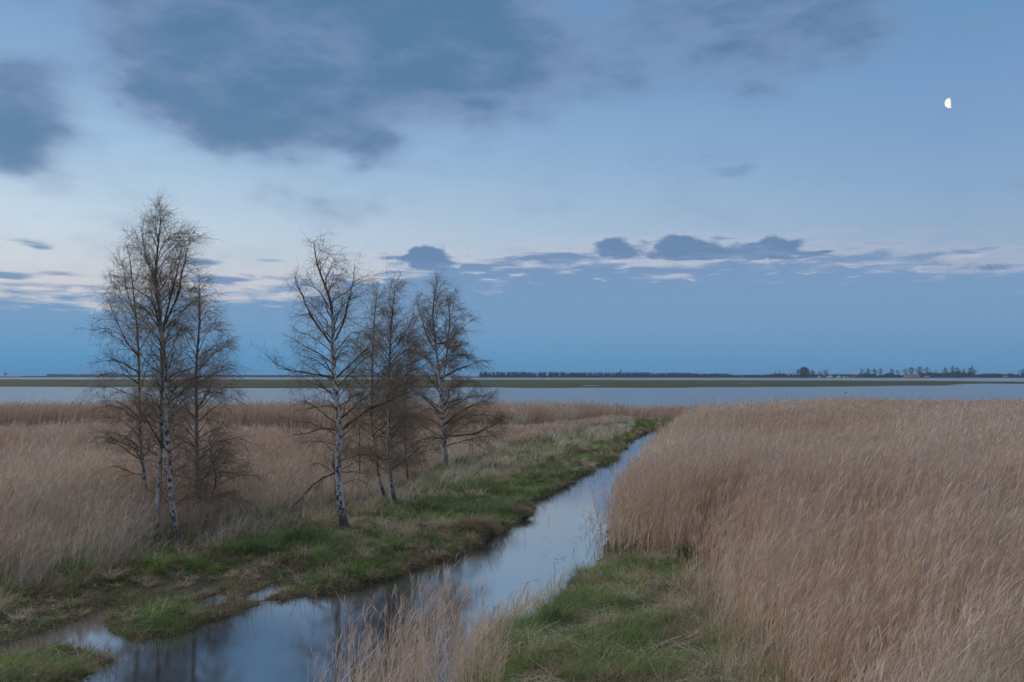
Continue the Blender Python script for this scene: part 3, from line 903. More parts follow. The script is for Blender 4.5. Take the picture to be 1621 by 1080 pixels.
    mbC.ribbons(P3 - off, np.full((N, 1), tw) * np.array([1.1, 1, .8, .5]), unit(rng.normal(0, 1, (N, 3))), TWIG * rng.uniform(.7, 1.4, (N, 1)))
    # buds and catkins along the twigs
    nb = int(N * 2.2 * buds)
    ib = rng.integers(0, N, nb); u = rng.uniform(.2, 1, nb) * 2.999; i = u.astype(int); f = (u - i)[:, None]
    p = P3[ib, i] * (1 - f) + P3[ib, i + 1] * f
    dv = unit(rng.normal(0, 1, (nb, 3)) + np.array([0, 0, -.4])) * rng.uniform(.012, .03, (nb, 1)) * (Y / 30) ** .5
    Pb = np.stack([p, p + dv], 1)
    mbC.ribbons(Pb - off, np.full((nb, 2), .011 * (Y / 30) ** .7) * np.array([1, .6]), unit(rng.normal(0, 1, (nb, 3))), np.clip(np.asarray(budcol) * rng.uniform(.6, 1.5, (nb, 1)), .01, .5))
    mbC.build('crown', M_twig, root)
    rng = keep_rng
    return root


OLIVE = (.24, .23, .07)
# left group
birch('tall white birch at the front of the left group', [(277, 868), (274, 800), (270, 765), (266, 712), (265, 655), (267, 600), (261, 540), (256, 480), (250, 440), (252, 390), (256, 340)], 27.9, .105,
      limbs=[([(266, 715), (250, 690), (236, 655), (222, 632)], -.6, .022), ([(264, 640), (285, 622), (303, 600)], .4, .02), ([(258, 520), (275, 480), (286, 430), (296, 370)], .3, .028),
             ([(254, 470), (240, 430), (232, 390), (228, 360)], -.3, .022), ([(274, 800), (292, 788), (310, 786), (330, 800)], .3, .012)],
      n1=78, s0=.12, spread=1.55, prof=((0, .55), (.3, .75), (.6, .95), (.8, 1.05), (.95, .6), (1, .3)), up=8, twig=1.5, buds=1.6, seed=3)
birch('slender dark trunked birch just left of the tall white one', [(250, 858), (250, 800), (251, 767), (252, 711), (255, 645), (257, 585), (255, 540), (268, 480), (284, 430), (290, 392)], 28.9, .08,
      n1=44, s0=.25, spread=1.35, prof=((0, .4), (.4, .8), (.75, 1), (1, .3)), white=.75, twig=1.0, seed=4)
birch('thin pale birch at the left edge of the left group', [(241, 840), (235, 780), (229, 740), (223, 662), (221, 600), (221, 567), (218, 513), (213, 455), (206, 402)], 30.0, .062,
      limbs=[([(219, 565), (195, 535), (180, 505), (168, 478)], .3, .02), ([(221, 590), (200, 575), (180, 568), (160, 575)], -.4, .016), ([(224, 668), (200, 640), (175, 632), (160, 636)], .2, .015),
             ([(228, 720), (205, 690), (180, 682), (158, 684)], -.5, .014), ([(228, 735), (200, 700), (175, 695), (150, 703)], .4, .012), ([(215, 500), (202, 470), (195, 440), (188, 410)], .2, .016)],
      n1=46, s0=.2, spread=1.75, prof=((0, .6), (.35, 1), (.7, .9), (1, .3)), bias=(-.3, 0), twig=1.0, budcol=OLIVE, seed=5)
birch('dark bushy birch at the right side of the left group', [(324, 832), (318, 795), (313, 767), (311, 711), (310, 642), (307, 596), (310, 540), (312, 500), (311, 450)], 32.2, .085,
      limbs=[([(313, 770), (335, 740), (345, 720), (352, 700)], .3, .02), ([(311, 650), (330, 628), (342, 605)], -.4, .018), ([(309, 590), (335, 560), (352, 545), (366, 540)], .4, .016)],
      second=([(326, 825), (333, 790), (340, 760), (330, 730), (326, 690)], None, .035),
      n1=60, s0=.08, spread=1.75, prof=((0, .55), (.2, .8), (.5, 1), (.75, .75), (1, .2)), bias=(.16, 0), white=.6, twig=1.25, seed=6)
# right group
birch('thick white birch with spreading limbs in the middle', [(547, 836), (544, 815), (539, 781), (538, 745), (541, 691), (540, 652), (533, 600), (531, 575), (530, 541), (530, 495), (524, 469), (511, 440), (501, 412), (498, 390)], 31.0, .135,
      limbs=[([(526, 546), (505, 520), (492, 505), (480, 480), (469, 455), (460, 430)], .5, .036), ([(530, 600), (505, 592), (480, 588), (450, 590), (432, 570), (425, 560)], -.5, .026),
             ([(543, 680), (570, 655), (600, 640), (640, 625), (665, 615)], -.6, .034), ([(538, 745), (520, 750), (500, 765), (480, 790), (462, 805)], -.7, .022),
             ([(541, 685), (515, 676), (490, 684), (470, 692), (448, 693)], .5, .018), ([(531, 580), (505, 560), (480, 548), (455, 535)], .4, .022),
             ([(541, 650), (520, 640), (500, 645), (475, 650)], -.3, .014), ([(530, 540), (545, 500), (556, 460), (560, 420)], .3, .03), ([(531, 600), (560, 570), (580, 550), (600, 545)], .3, .026),
             ([(537, 748), (560, 748), (585, 752)], .3, .012)],
      n1=60, s0=.16, spread=1.85, prof=((0, .45), (.3, .8), (.55, 1), (.8, .8), (1, .25)), twig=.9, buds=1.0, seed=8)
birch('brown birch with a straight trunk behind the thick birch', [(627, 800), (623, 780), (620, 768), (614, 717), (616, 665), (616, 600), (618, 541), (621, 495), (626, 450)], 37.3, .085,
      limbs=[([(615, 745), (635, 735), (650, 720), (668, 705)], -.5, .018), ([(616, 640), (640, 620), (660, 600)], .3, .018), ([(618, 560), (640, 530), (655, 500)], .3, .016)],
      n1=74, s0=.14, spread=1.8, prof=((0, .7), (.3, 1.0), (.6, .95), (.8, .6), (1, .25)), white=.7, twig=1.35, budcol=(.24, .16, .08), buds=1.6, seed=9)
birch('leaning birch with a crooked white foot behind the thick birch', [(612, 790), (606, 772), (599, 755), (597, 714), (588, 672), (590, 600), (591, 540), (593, 500), (597, 462)], 38.2, .07,
      n1=54, s0=.16, spread=1.7, prof=((0, .7), (.35, 1), (.65, .75), (.85, .35), (1, .2)), bias=(-.05, 0), white=.9, twig=1.35, budcol=OLIVE, buds=1.6, seed=10)
birch('thin leafless sapling between the thick birch and the leaning one', [(569, 775), (569, 740), (568, 700), (569, 660), (572, 620)], 41.0, .03,
      n1=22, s0=.2, spread=.8, white=.0, twig=.8, budcol=OLIVE, seed=11)
birch('slim birch sapling right of the brown birch', [(646, 765), (642, 720), (640, 690), (641, 640), (644, 585), (647, 540)], 44.0, .045,
      n1=44, s0=.12, spread=1.6, prof=((0, .8), (.4, 1), (1, .3)), white=.3, twig=1.1, budcol=OLIVE, buds=1.5, seed=12)
birch('twin stemmed birch with a wide low crown farthest along the bank', [(706, 742), (705, 715), (704, 696), (700, 665), (697, 600), (691, 565), (689, 541), (684, 505), (686, 475), (692, 445)], 54.0, .13,
      limbs=[([(704, 690), (730, 690), (755, 688), (785, 670), (805, 660)], -.8, .04), ([(703, 672), (730, 650), (755, 640), (780, 630)], .7, .04), ([(704, 696), (685, 690), (660, 700), (640, 706)], -.6, .026),
             ([(700, 660), (680, 640), (665, 622), (655, 600)], .6, .034), ([(697, 600), (725, 585), (750, 575), (770, 570)], .5, .034), ([(692, 560), (675, 530), (665, 505), (658, 470)], .5, .026),
             ([(690, 545), (712, 540), (735, 515), (748, 505)], .4, .022)],
      second=([(699, 620), (706, 570), (710, 530), (712, 495), (706, 465)], None, .06),
      n1=64, s0=.1, spread=2.5, prof=((0, .9), (.25, 1.1), (.5, .7), (.8, .6), (1, .3)), bias=(.12, 0), twig=.95, budcol=(.22, .17, .08), buds=1.3, seed=13)

# broken dead stem against the foot of the thick birch
root = empty('dead_trunk', at(532, 812, 30.9)); tag(root, 'broken dead trunk leaning against the thick birch foot', 'dead trunk')
T = resample(np.array([at(p, q, 30.9) for p, q in [(534, 818), (532, 790), (532, 755), (530, 730), (527, 718)]]), 10)
mb = MB(); mb.tubes((T - np.array(root.location))[None], np.array([.085, .08, .07, .07, .06, .06, .055, .055, .05, .03])[None], 8, np.zeros((1, 10, 3)) + .35)
mb.build('trunk', M_birch, root, True)
T = resample(np.array([at(p, q, 30.85) for p, q in [(530, 745), (526, 736), (524, 728)]]), 5)
mb = MB(); mb.tubes((T - np.array(root.location))[None], np.array([.03, .028, .025, .02, .012])[None], 6, np.zeros((1, 5, 3)) + .1)
mb.build('snag', M_birch, root, True)


# ------------------------------------------------------------------ far things
def puffs(mb, c, rad, n, size, col, squash=1.0):
    """n small leaf-clump faces spread through an uneven ellipsoid"""
    v = unit(rng.normal(0, 1, (n, 3))) * (rng.random((n, 1)) ** .45)
    P = np.asarray(c) + v * np.asarray(rad) * (1 + .18 * rng.normal(0, 1, (n, 1)))
    q = rng.normal(0, 1, (n, 4, 3)) * size * .6
    V = P[:, None, :] + q
    mb.add(V.reshape(-1, 3), np.arange(n * 4).reshape(-1, 4), np.repeat(np.clip(np.asarray(col) * rng.uniform(.6, 1.4, (n, 1)), .005, .6), 4, 0))


def far_tree_parts(h, wd, col, seed, n=260, crown_lo=.3, poplar=False):
    global rng
    k = rng; rng = np.random.default_rng(seed)
    t = MB()
    T = np.array([[0, 0, -1], [.1, 0, h * .3], [rng.normal(0, .3), 0, h * .6], [rng.normal(0, .4), 0, h * .93]])
    t.tubes(T[None], np.array([[.5, .4, .28, .08]]) * h / 16, 6, np.array([[.05, .04, .035]]))
    L = []
    for i in range(9):
        s = rng.uniform(.3, .85); p, tg = poly_at(T, s); a = rng.uniform(0, 2 * PI)
        e = p + np.array([math.cos(a) * wd * .4, math.sin(a) * wd * .4, h * rng.uniform(.12, .22)])
        L.append([p, .5 * (p + e) + np.array([0, 0, -.02 * h]), e])
    t.tubes(np.array(L), np.tile([.2, .14, .05], (9, 1)) * h / 16, 4, np.tile([[.05, .04, .035]], (9, 1)))
    c = MB()
    m = 7
    for i in range(m):
        f = i / (m - 1); zc = h * (crown_lo + (1 - crown_lo) * (.12 + .8 * f))
        a = rng.uniform(0, 2 * PI); off = wd * .2 * rng.random()
        rr = wd * .6 * math.sin(PI * (.22 + .66 * f)) * rng.uniform(.8, 1.15)
        puffs(c, (math.cos(a) * off, math.sin(a) * off, zc), (rr, rr, h * (1 - crown_lo) * .17), n // m, wd * .07, col)
    rng = k
    return t, c


def far_tree(px, base_d, top_py, wpx, label, variant, col, group, n=260, lo=.3):
    px += random.uniform(-2.2, 2.2); top_py += random.uniform(-1.2, 1.2); wpx *= random.uniform(.8, 1.6)
    x = at(px, HORIZON, base_d)[0]
    topz = at(px, top_py, base_d)[2]
    zg = 1.2
    h = topz - zg; wd = wpx * base_d / F0
    root = empty('bare_tree', (x, base_d, zg)); tag(root, label, 'tree', group)
    t, c = far_tree_parts(h, wd, col, variant, n, lo)
    t.build('trunk', M_far, root); c.build('crown', M_far, root)
    return root


GB = (.10, .075, .06)
ORD = ['first', 'second', 'third', 'fourth', 'fifth', 'sixth', 'seventh', 'eighth', 'ninth', 'tenth', 'eleventh', 'twelfth', 'thirteenth', 'fourteenth', 'fifteenth']
grp = 'bare trees along the far shore'
far_tree(1273.5, 2660, 583.5, 16, 'round dense brown tree on the far shore right of the mast', 1, (.11, .06, .045), grp, 700, .08)
far_tree(1289, 2660, 586, 7, 'narrow brown tree beside the big round tree on the far shore', 2, (.11, .06, .045), grp, 400, .12)
for k, (px, ty, w) in enumerate([(1229, 587, 5), (1235, 586.5, 4), (1241, 588, 5)]):
    far_tree(px, 2700, ty, w, ['leftmost', 'middle', 'rightmost'][k] + ' of three slim trees left of the distant mast', 10 + k, GB, grp, 160)
for k, (px, ty, w) in enumerate([(1299, 587, 6), (1305.5, 585.5, 6), (1311.5, 586, 6)]):
    far_tree(px, 2720, ty, w, ['leftmost', 'middle', 'rightmost'][k] + ' of three loose trees above the white farmhouses', 20 + k, GB, grp, 130)
row = [(1366, 585, 8), (1373, 584, 8), (1384, 584.5, 9), (1396, 584, 9), (1411, 584, 9), (1421, 586, 8), (1432, 583.5, 9), (1443, 582, 9), (1455, 581.5, 10), (1469, 581, 7), (1483, 585, 7),
       (1496, 581.5, 9), (1507, 580.5, 9), (1515, 581, 8), (1524, 582.5, 7), (1538, 581.5, 10)]
for k, (px, ty, w) in enumerate(row):
    nm = ORD[k] if k < 15 else 'last and fullest'
    far_tree(px, 2740 + 20 * (k % 3), ty, w, nm + ' tall bare tree of the long row, counted from the farmhouses', 40 + k, GB, grp, 170, .38)
far_tree(1619, 2700, 584, 9, 'bare tree cut by the frame at the end of the far shore', 70, GB, grp, 200)
far_tree(10, 3500, 590, 5, 'lone small tree on the low spit at the far left', 71, (.05, .05, .04), grp, 140, .45)


def wood(name, spans, d, depth, col, label, conifer=True, dens=.55, seed=5):
    """a far-off wood that reads as one mass"""
    global rng
    k = rng; rng = np.random.default_rng(seed)
    mb = MB()
    for (x0, x1, ty, jit) in spans:
        X0, X1 = at(x0, HORIZON, d)[0], at(x1, HORIZON, d)[0]
        n = int((X1 - X0) * dens * 2.2)
        xs = rng.uniform(X0, X1, n); ds = d + rng.uniform(0, depth, n)
        for xx, dd in zip(xs, ds):
            top = CAM_H + (HORIZON - ty + rng.normal(0, jit)) * d / F0
            w = rng.uniform(2.2, 4.2)
            base = 1.0
            m = 16
            f = np.sort(rng.random(m)); zz = base + (top - base) * (.02 + .95 * f)
            rr = w * (1 - f * (.8 if conifer else .45)) + .3
            P = np.stack([xx + rng.normal(0, .45, m) * rr, dd + rng.normal(0, .45, m) * rr, zz], 1)
            V = P[:, None, :] + rng.normal(0, 1, (m, 4, 3)) * (np.array([1.0, .8, .8]) * rr[:, None] * .8)[:, None, :]
            V[..., 2] = np.clip(V[..., 2], .6, top)
            mb.add(V.reshape(-1, 3), np.arange(m * 4).reshape(-1, 4), np.repeat(np.clip(np.asarray(col) * rng.uniform(.6, 1.4, (m, 1)), .004, .5), 4, 0))
    rng = k
    o = mb.build(name, M_far); tag(o, label, 'wood', kind='stuff')


wood('pine_forest', [(760, 900, 588.6, .35), (900, 1030, 589.2, .35), (1030, 1100, 590, .35), (1100, 1158, 591.0, .4)], 2950, 60, (.008, .018, .022), 'long dark pine forest on the horizon beyond the lagoon', seed=5)
wood('pine_forest', [(1150, 1200, 593.5, .5), (1200, 1240, 593, .5), (1240, 1360, 592.4, .5)], 3050, 60, (.008, .018, .022), 'low blue pine forest behind the distant mast and farmhouses', seed=6)
wood('shore_wood', [(1195, 1260, 596.0, .5), (1258, 1300, 595.5, .6), (1358, 1440, 594.2, .7), (1440, 1500, 593, .9), (1462, 1478, 590.5, .8), (1470, 1500, 591, .8), (1500, 1545, 591.5, 1.3), (1508, 1526, 588.5, 1.2), (1536, 1546, 589, 1), (1366, 1390, 592, 1), (1405, 1420, 591.5, 1), (1226, 1246, 592.5, .8), (1545, 1590, 593.6, .7), (1560, 1585, 592, .6), (1590, 1640, 592.5, 1.0), (1640, 1900, 592.5, 1)],
     2790, 40, (.05, .04, .03), 'brown and green scrub woods under the tall bare tree row', False, .5, 7)
wood('hazy_wood', [(-120, 20, 597, .3), (70, 110, 592.4, .3), (110, 170, 592.6, .35), (170, 330, 593.2, .4), (330, 520, 594, .4), (520, 700, 594.2, .4), (30, 70, 595.3, .2)], 4300, 60, (.05, .05, .04), 'faint hazy wood on the horizon behind the left birches', False, .35, 8)

# mast
def pbox(root, name, parts, m=None):
    mb = MB()
    for c, d, col in parts: mb.box(c, d, col)
    return mb.build(name, m or M_paint, root)


mx = at(1249, HORIZON, 2690)[0]
root = empty('radio_mast', (mx, 2690, 1.2)); tag(root, 'slim red and white radio mast on the far shore', 'mast')
H = 35.0
for k in range(7):
    z0, z1 = H * k / 7, H * (k + 1) / 7 - .02
    mb = MB(); col = (.5, .06, .04) if k % 2 == 0 else (.7, .68, .66)
    r = 1.1 - .09 * k
    for a in range(3):
        th = a * 2 * PI / 3; q = np.array([math.cos(th) * r, math.sin(th) * r])
        mb.tubes(np.array([[[q[0], q[1], z0], [q[0], q[1], z1]]]), np.full((1, 2), .22), 5, np.array([col]))
        th2 = th + 2 * PI / 3; q2 = np.array([math.cos(th2) * r, math.sin(th2) * r])
        mb.tubes(np.array([[[q[0], q[1], z0], [q2[0], q2[1], .5 * (z0 + z1)]], [[q2[0], q2[1], .5 * (z0 + z1)], [q[0], q[1], z1]]]), np.full((2, 2), .1), 4, np.array([col, col]))
    mb.build('mast_section', M_paint, root)
mb = MB(); mb.tubes(np.array([[[0, 0, H], [0, 0, H + 4]]]), np.array([[.2, .08]]), 5, np.array([(.5, .06, .04)])); mb.build('antenna', M_paint, root)

# church
tx = at(982.5, HORIZON, 2980)[0]
root = empty('church', (tx, 2980, 1.4)); tag(root, 'church tower with pointed spire above the pine forest', 'church')
pbox(root, 'tower', [((0, 0, 8.5), (4.4, 4.4, 17), (.12, .08, .06))])
mb = MB(); mb.tubes(np.array([[[0, 0, 17.0], [0, 0, 18.5], [0, 0, 29]]]), np.array([[3.3, 2.4, .06]]), 4, np.array([(.06, .07, .07)])); mb.build('spire', M_paint, root)
mb = MB(); mb.box((0, 9, 4), (7, 13, 8), (.12, .08, .06)); mb.build('nave', M_paint, root)
mb = MB()
V = [(-3.7, 2.4, 8.02), (3.7, 2.4, 8.02), (3.7, 15.7, 8.02), (-3.7, 15.7, 8.02), (0, 2.4, 12), (0, 15.7, 12)]
mb.add(V, [[0, 3, 5, 4], [1, 4, 5, 2]], (.12, .05, .04)); mb.add(V, [[0, 4, 1], [2, 5, 3]], (.12, .08, .06)); mb.build('roof', M_paint, root)


def house(px, d, wpx, hwall, hroof, wallc, roofc, label, cat='house', gable=False, name='house'):
    x = at(px, HORIZON, d)[0]; w = wpx * d / F0; dep = 9.0
    root = empty(name, (x, d, 1.1)); tag(root, label, cat, 'buildings on the far shore')
    pbox(root, 'wall', [((0, 0, hwall / 2), (w, dep, hwall), wallc)])
    mb = MB(); e = .4; z0 = hwall + .02; z1 = hwall + hroof
    if gable:
        V = [(-w / 2 - e, -dep / 2 - e, z0), (w / 2 + e, -dep / 2 - e, z0), (w / 2 + e, dep / 2 + e, z0), (-w / 2 - e, dep / 2 + e, z0), (0, -dep / 2 - e, z1), (0, dep / 2 + e, z1)]
        mb.add(V, [[0, 3, 5, 4], [1, 4, 5, 2]], roofc)
        for yy in (-dep / 2 - .05, dep / 2 + .05):
            g = MB(); g.add([(-w / 2, yy, z0), (w / 2, yy, z0), (0, yy, z1 - .4)], [[0, 1, 2]], wallc)
            g.build('gable', M_paint, root)
    else:
        V = [(-w / 2 - e, -dep / 2 - e, z0), (w / 2 + e, -dep / 2 - e, z0), (w / 2 + e, dep / 2 + e, z0), (-w / 2 - e, dep / 2 + e, z0), (-w / 2 - e, 0, z1), (w / 2 + e, 0, z1)]
        mb.add(V, [[0, 1, 5, 4], [2, 3, 4, 5]], roofc); mb.add(V, [[3, 0, 4], [1, 2, 5]], wallc)
    rf = mb.build('roof', M_paint, root)
    ch = MB(); ch.box((w * .2, .5, z1 + .2), (.9, .9, 1.6), (.25, .1, .07)); ch.build('chimney', M_paint, rf)
    nwin = max(2, int(w / 4))
    for k in range(nwin):
        b_ = MB(); b_.box((-w / 2 + (k + .5) * w / nwin, -dep / 2 - .04, hwall * .5), (1.2, .12, 1.3), (.03, .035, .045)); b_.build('window', M_paint, root)
    return root


WHT = (.75, .74, .72); DRK = (.05, .045, .05); RED = (.45, .12, .08)
house(1296.5, 2660, 5, 3, 3, WHT, DRK, 'small white house with dark roof right of the narrow brown tree', gable=True)
house(1313.5, 2660, 8, 3.5, 4.5, WHT, DRK, 'white gabled farmhouse under the loose trees', gable=True)
house(1328, 2665, 5, 4, 3, WHT, DRK, 'white house with dark roof in the middle of the farm', gable=True)
house(1339, 2655, 7, 2.6, 1.4, WHT, DRK, 'long low white shed at the right of the farm')
house(1352, 2660, 6, 2.4, 1.6, (.4, .2, .15), DRK, 'low reddish shed between the farm and the tree row')
house(1443, 2640, 24, 2.6, 4.2, (.3, .16, .12), RED, 'long barn with a red roof under the tree row', 'barn', name='barn')
house(1467, 2640, 8, 2.4, 2.8, (.3, .16, .12), RED, 'small red roofed house right of the long barn')
house(1592.5, 2650, 6, 3, 2.6, (.35, .2, .15), (.22, .09, .07), 'small brick house among the scrub at the far right')


def bird(px, py, label, col):
    x, y = gnd(px, py)
    root = empty('water_bird', (x, y, 0)); tag(root, label, 'bird')
    P = .55 * np.array([[-.62, 0, .28], [-.5, 0, .2], [-.3, 0, .16], [0, 0, .2], [.28, 0, .2], [.42, 0, .24], [.46, 0, .42], [.46, 0, .62], [.52, 0, .72], [.6, 0, .72], [.72, 0, .69]])
    R = .55 * np.array([.02, .09, .19, .24, .19, .11, .06, .05, .065, .05, .01])
    mb = MB(); mb.tubes(P[None], R[None], 8, np.array([col])); mb.build('body', M_paint, root, True)


bird(160, 612.8, 'white bird resting in shallow water beside the island left of the birches', (.8, .8, .78))
bird(1338.5, 622.5, 'small dark bird swimming on the open lagoon above the right reeds', (.05, .05, .05))

# ------------------------------------------------------------------ moon
A, E = azel(1504, 163)
D = 40000.0
mr = 7.0 / F0 * D
mdir = Vector((math.sin(A) * math.cos(E), math.cos(A) * math.cos(E), math.sin(E)))
# the sunlit half: a half ball, its flat terminator side turned right
th = np.linspace(0, PI, 25); ph = np.linspace(0, PI, 25)
TH, PH = np.meshgrid(th, ph, indexing='ij')
V = np.stack([-np.sin(TH) * np.sin(PH), np.sin(TH) * np.cos(PH) * -1, np.cos(TH)], -1).reshape(-1, 3) * mr
# open the phase slightly past half
V[:, 0] = np.where(V[:, 0] > -1e-6, mr * .12 * np.sqrt(np.clip(1 - (V[:, 2] / mr) ** 2, 0, 1)), V[:, 0])
b = (np.arange(24)[:, None] * 25 + np.arange(24)[None, :]).ravel()
Fm = np.stack([b, b + 1, b + 26, b + 25], 1)
me = new_mesh('moon', V, [Fm], None, True)
m, nt, out = mat('moonlight')
em = nt.nodes.new('ShaderNodeEmission'); em.inputs['Strength'].default_value = 1.15
tc = nt.nodes.new('ShaderNodeTexCoord'); nn = nt.nodes.new('ShaderNodeTexNoise'); nn.inputs['Scale'].default_value = 3.2 / mr
rp = ramp(nt, [(.42, rgb(.74, .71, .62)), (.54, rgb(1, .95, .82))])
nt.links.new(tc.outputs['Object'], nn.inputs['Vector']); nt.links.new(nn.outputs['Fac'], rp.inputs[0]); nt.links.new(rp.outputs[0], em.inputs['Color']); nt.links.new(em.outputs[0], out.inputs['Surface'])
me.materials.append(m)
o = bpy.data.objects.new('moon', me); C.objects.link(o); o.location = Vector((0, 0, CAM_H)) + mdir * D
o.rotation_euler = (0, math.radians(-6), -A)
tag(o, 'bright half moon in the blue evening sky at the upper right', 'moon')

# ------------------------------------------------------------------ haze
mb = MB(); mb.box((0, 3400, 22), (12400, 7600, 50))
hz = mb.build('haze', M_paint)
m, nt, out = mat('evening_haze')
pv = nt.nodes.new('ShaderNodeVolumePrincipled'); pv.inputs['Color'].default_value = rgb(.42, .70, 1.0); pv.inputs['Density'].default_value = 0.00009; pv.inputs['Anisotropy'].default_value = 0.0
nt.links.new(pv.outputs[0], out.inputs['Volume'])
hz.data.materials.clear(); hz.data.materials.append(m)
tag(hz, 'thin bluish evening haze over the lagoon', 'haze', kind='stuff')

# ------------------------------------------------------------------ sky
SUN_AZ, SUN_EL = math.radians(-72), math.radians(16)
world = bpy.data.worlds.new('World'); sc.world = world; world.use_nodes = True
nt = world.node_tree; nt.nodes.clear(); L = nt.links.new
wout = nt.nodes.new('ShaderNodeOutputWorld'); bg = nt.nodes.new('ShaderNodeBackground'); L(bg.outputs[0], wout.inputs['Surface'])


def sock(v, inp):
    if isinstance(v, (int, float)): inp.default_value = v
    elif isinstance(v, tuple): inp.default_value = v
    else: L(v, inp)


def mth(op, a, b=0.0, c=0.0, clamp=False):
    n = nt.nodes.new('ShaderNodeMath'); n.operation = op; n.use_clamp = clamp
    sock(a, n.inputs[0]); sock(b, n.inputs[1]); sock(c, n.inputs[2]); return n.outputs[0]


def mrange(v, a, b, c=0.0, d=1.0, smooth=True):
    n = nt.nodes.new('ShaderNodeMapRange'); n.interpolation_type = 'SMOOTHSTEP' if smooth else 'LINEAR'
    sock(v, n.inputs[0]); n.inputs[1].default_value = a; n.inputs[2].default_value = b; n.inputs[3].default_value = c; n.inputs[4].default_value = d
    return n.outputs[0]


def mixc(f, a, b):
    n = nt.nodes.new('ShaderNodeMix'); n.data_type = 'RGBA'; sock(f, n.inputs[0]); sock(a, n.inputs[6]); sock(b, n.inputs[7]); return n.outputs[2]


def vec(x, y, z=0.0):
    n = nt.nodes.new('ShaderNodeCombineXYZ'); sock(x, n.inputs[0]); sock(y, n.inputs[1]); sock(z, n.inputs[2]); return n.outputs[0]


def noise(v, scale, detail=5, rough=.55, dist=0.0):
    n = nt.nodes.new('ShaderNodeTexNoise'); L(v, n.inputs['Vector']); n.inputs['Scale'].default_value = scale
    n.inputs['Detail'].default_value = detail; n.inputs['Roughness'].default_value = rough; n.inputs['Distortion'].default_value = dist
    return n.outputs['Fac']


tc = nt.nodes.new('ShaderNodeTexCoord'); sx = nt.nodes.new('ShaderNodeSeparateXYZ'); L(tc.outputs['Generated'], sx.inputs[0])
AZ = mth('ARCTAN2', sx.outputs[0], sx.outputs[1]); EL = mth('ARCSINE', sx.outputs[2])
EMAX = .44
en = mth('DIVIDE', EL, EMAX, clamp=True)


def epos(py): return max(0.0, azel(810, py)[1] / EMAX)


def tone(r, g, b):
    m = (r + g + b) / 3
    return lin(min(255, m + (r - m) * .95 + 5), min(255, m + (g - m) * .95 + 5), min(255, m + (b - m) * .95 + 1))


def eramp(stops):
    r = ramp(nt, sorted([(epos(py), tone(*c)) for py, c in stops])); L(en, r.inputs[0]); return r.outputs[0]


left = eramp([(590, (150, 185, 215)), (470, (205, 205, 214)), (430, (206, 212, 224)), (380, (198, 216, 235)), (320, (182, 208, 233)), (250, (160, 195, 229)), (150, (134, 170, 215)), (0, (108, 150, 205)), (-60, (100, 145, 200))])
right = eramp([(590, (110, 155, 200)), (470, (160, 172, 202)), (420, (152, 174, 206)), (350, (138, 170, 208)), (250, (124, 160, 208)), (150, (112, 153, 205)), (0, (94, 146, 198)), (-60, (92, 142, 195))])
lr = mrange(AZ, azel(0, 596)[0], azel(1500, 596)[0], smooth=False)
base = mixc(lr, left, right)
# the Nishita sky joins the painted evening gradient
sky = nt.nodes.new('ShaderNodeTexSky'); sky.sky_type = 'NISHITA'; sky.sun_disc = False
sky.sun_elevation = SUN_EL; sky.sun_rotation = SUN_AZ; sky.air_density = 1.2; sky.dust_density = 1.5; sky.ozone_density = 2.0
skyc = nt.nodes.new('ShaderNodeVectorMath'); skyc.operation = 'SCALE'; L(sky.outputs[0], skyc.inputs[0]); skyc.inputs['Scale'].default_value = 0.05
base = mixc(0.08, base, skyc.outputs[0])

# upper clouds
w1 = noise(vec(AZ, mth('MULTIPLY', EL, 2.2)), 6.5, 6, .52)
w2 = noise(vec(mth('ADD', AZ, 3.1), mth('MULTIPLY', EL, 1.8)), 16.0, 4, .5)


def ellipses(lst, ux=None, uy=None):
    """sum of soft ellipses given by their place and size in the sky"""
    tot = None
    for (px, py, rx, ry, s) in lst:
        a, e = azel(px, py)
        dx = mth('MULTIPLY', mth('SUBTRACT', AZ if ux is None else ux, a), F0 / rx); dy = mth('MULTIPLY', mth('SUBTRACT', EL if uy is None else uy, e), F0 / ry)
        q = mth('ADD', mth('MULTIPLY', dx, dx), mth('MULTIPLY', dy, dy))
        g = mth('MULTIPLY', mth('POWER', 2.718, mth('MULTIPLY', q, -1.0)), s)
        tot = g if tot is None else mth('ADD', tot, g)
    return tot


wx = mth('ADD', AZ, mth('MULTIPLY', mth('SUBTRACT', w1, .5), .09)); wy = mth('ADD', EL, mth('MULTIPLY', mth('SUBTRACT', w2, .5), .045))
up = ellipses([(530, 50, 330, 120, .9), (330, 110, 170, 80, .5), (640, 130, 130, 50, .35), (470, 205, 110, 50, .75), (590, 236, 36, 30, .75), (350, 190, 90, 40, .4), (770, 60, 150, 90, .6), (210, 35, 90, 55, .45), (45, 40, 70, 40, -.35), (140, 130, 50, 60, -.25), (255, 165, 60, 40, .35),
               (-5, 150, 100, 70, .95), (10, 235, 70, 45, .8), (1215, 5, 210, 80, .72), (1200, 80, 150, 45, .36), (980, 105, 110, 50, .26), (840, 130, 80, 50, .2), (600, -90, 300, 80, .6)], wx, wy)
w3 = noise(vec(mth('ADD', AZ, 7.7), mth('MULTIPLY', EL, 2.3)), 11.0, 7, .55)
upm = mth('ADD', up, mth('MULTIPLY', mth('ADD', mth('SUBTRACT', w1, .5), mth('MULTIPLY', mth('SUBTRACT', w3, .5), .9)), 1.2))
cov = mrange(upm, -.02, .85); core = mrange(mth('ADD', upm, mth('MULTIPLY', mth('SUBTRACT', w3, .5), 1.4)), .3, 1.35)
ccol = mixc(core, lin(121, 143, 180), lin(84, 121, 157))
c1 = mixc(mth('MULTIPLY', cov, .88), base, ccol)
s2_ = noise(vec(mth('ADD', AZ, 2.3), mth('MULTIPLY', EL, 2.5)), 40.0, 5, .6)
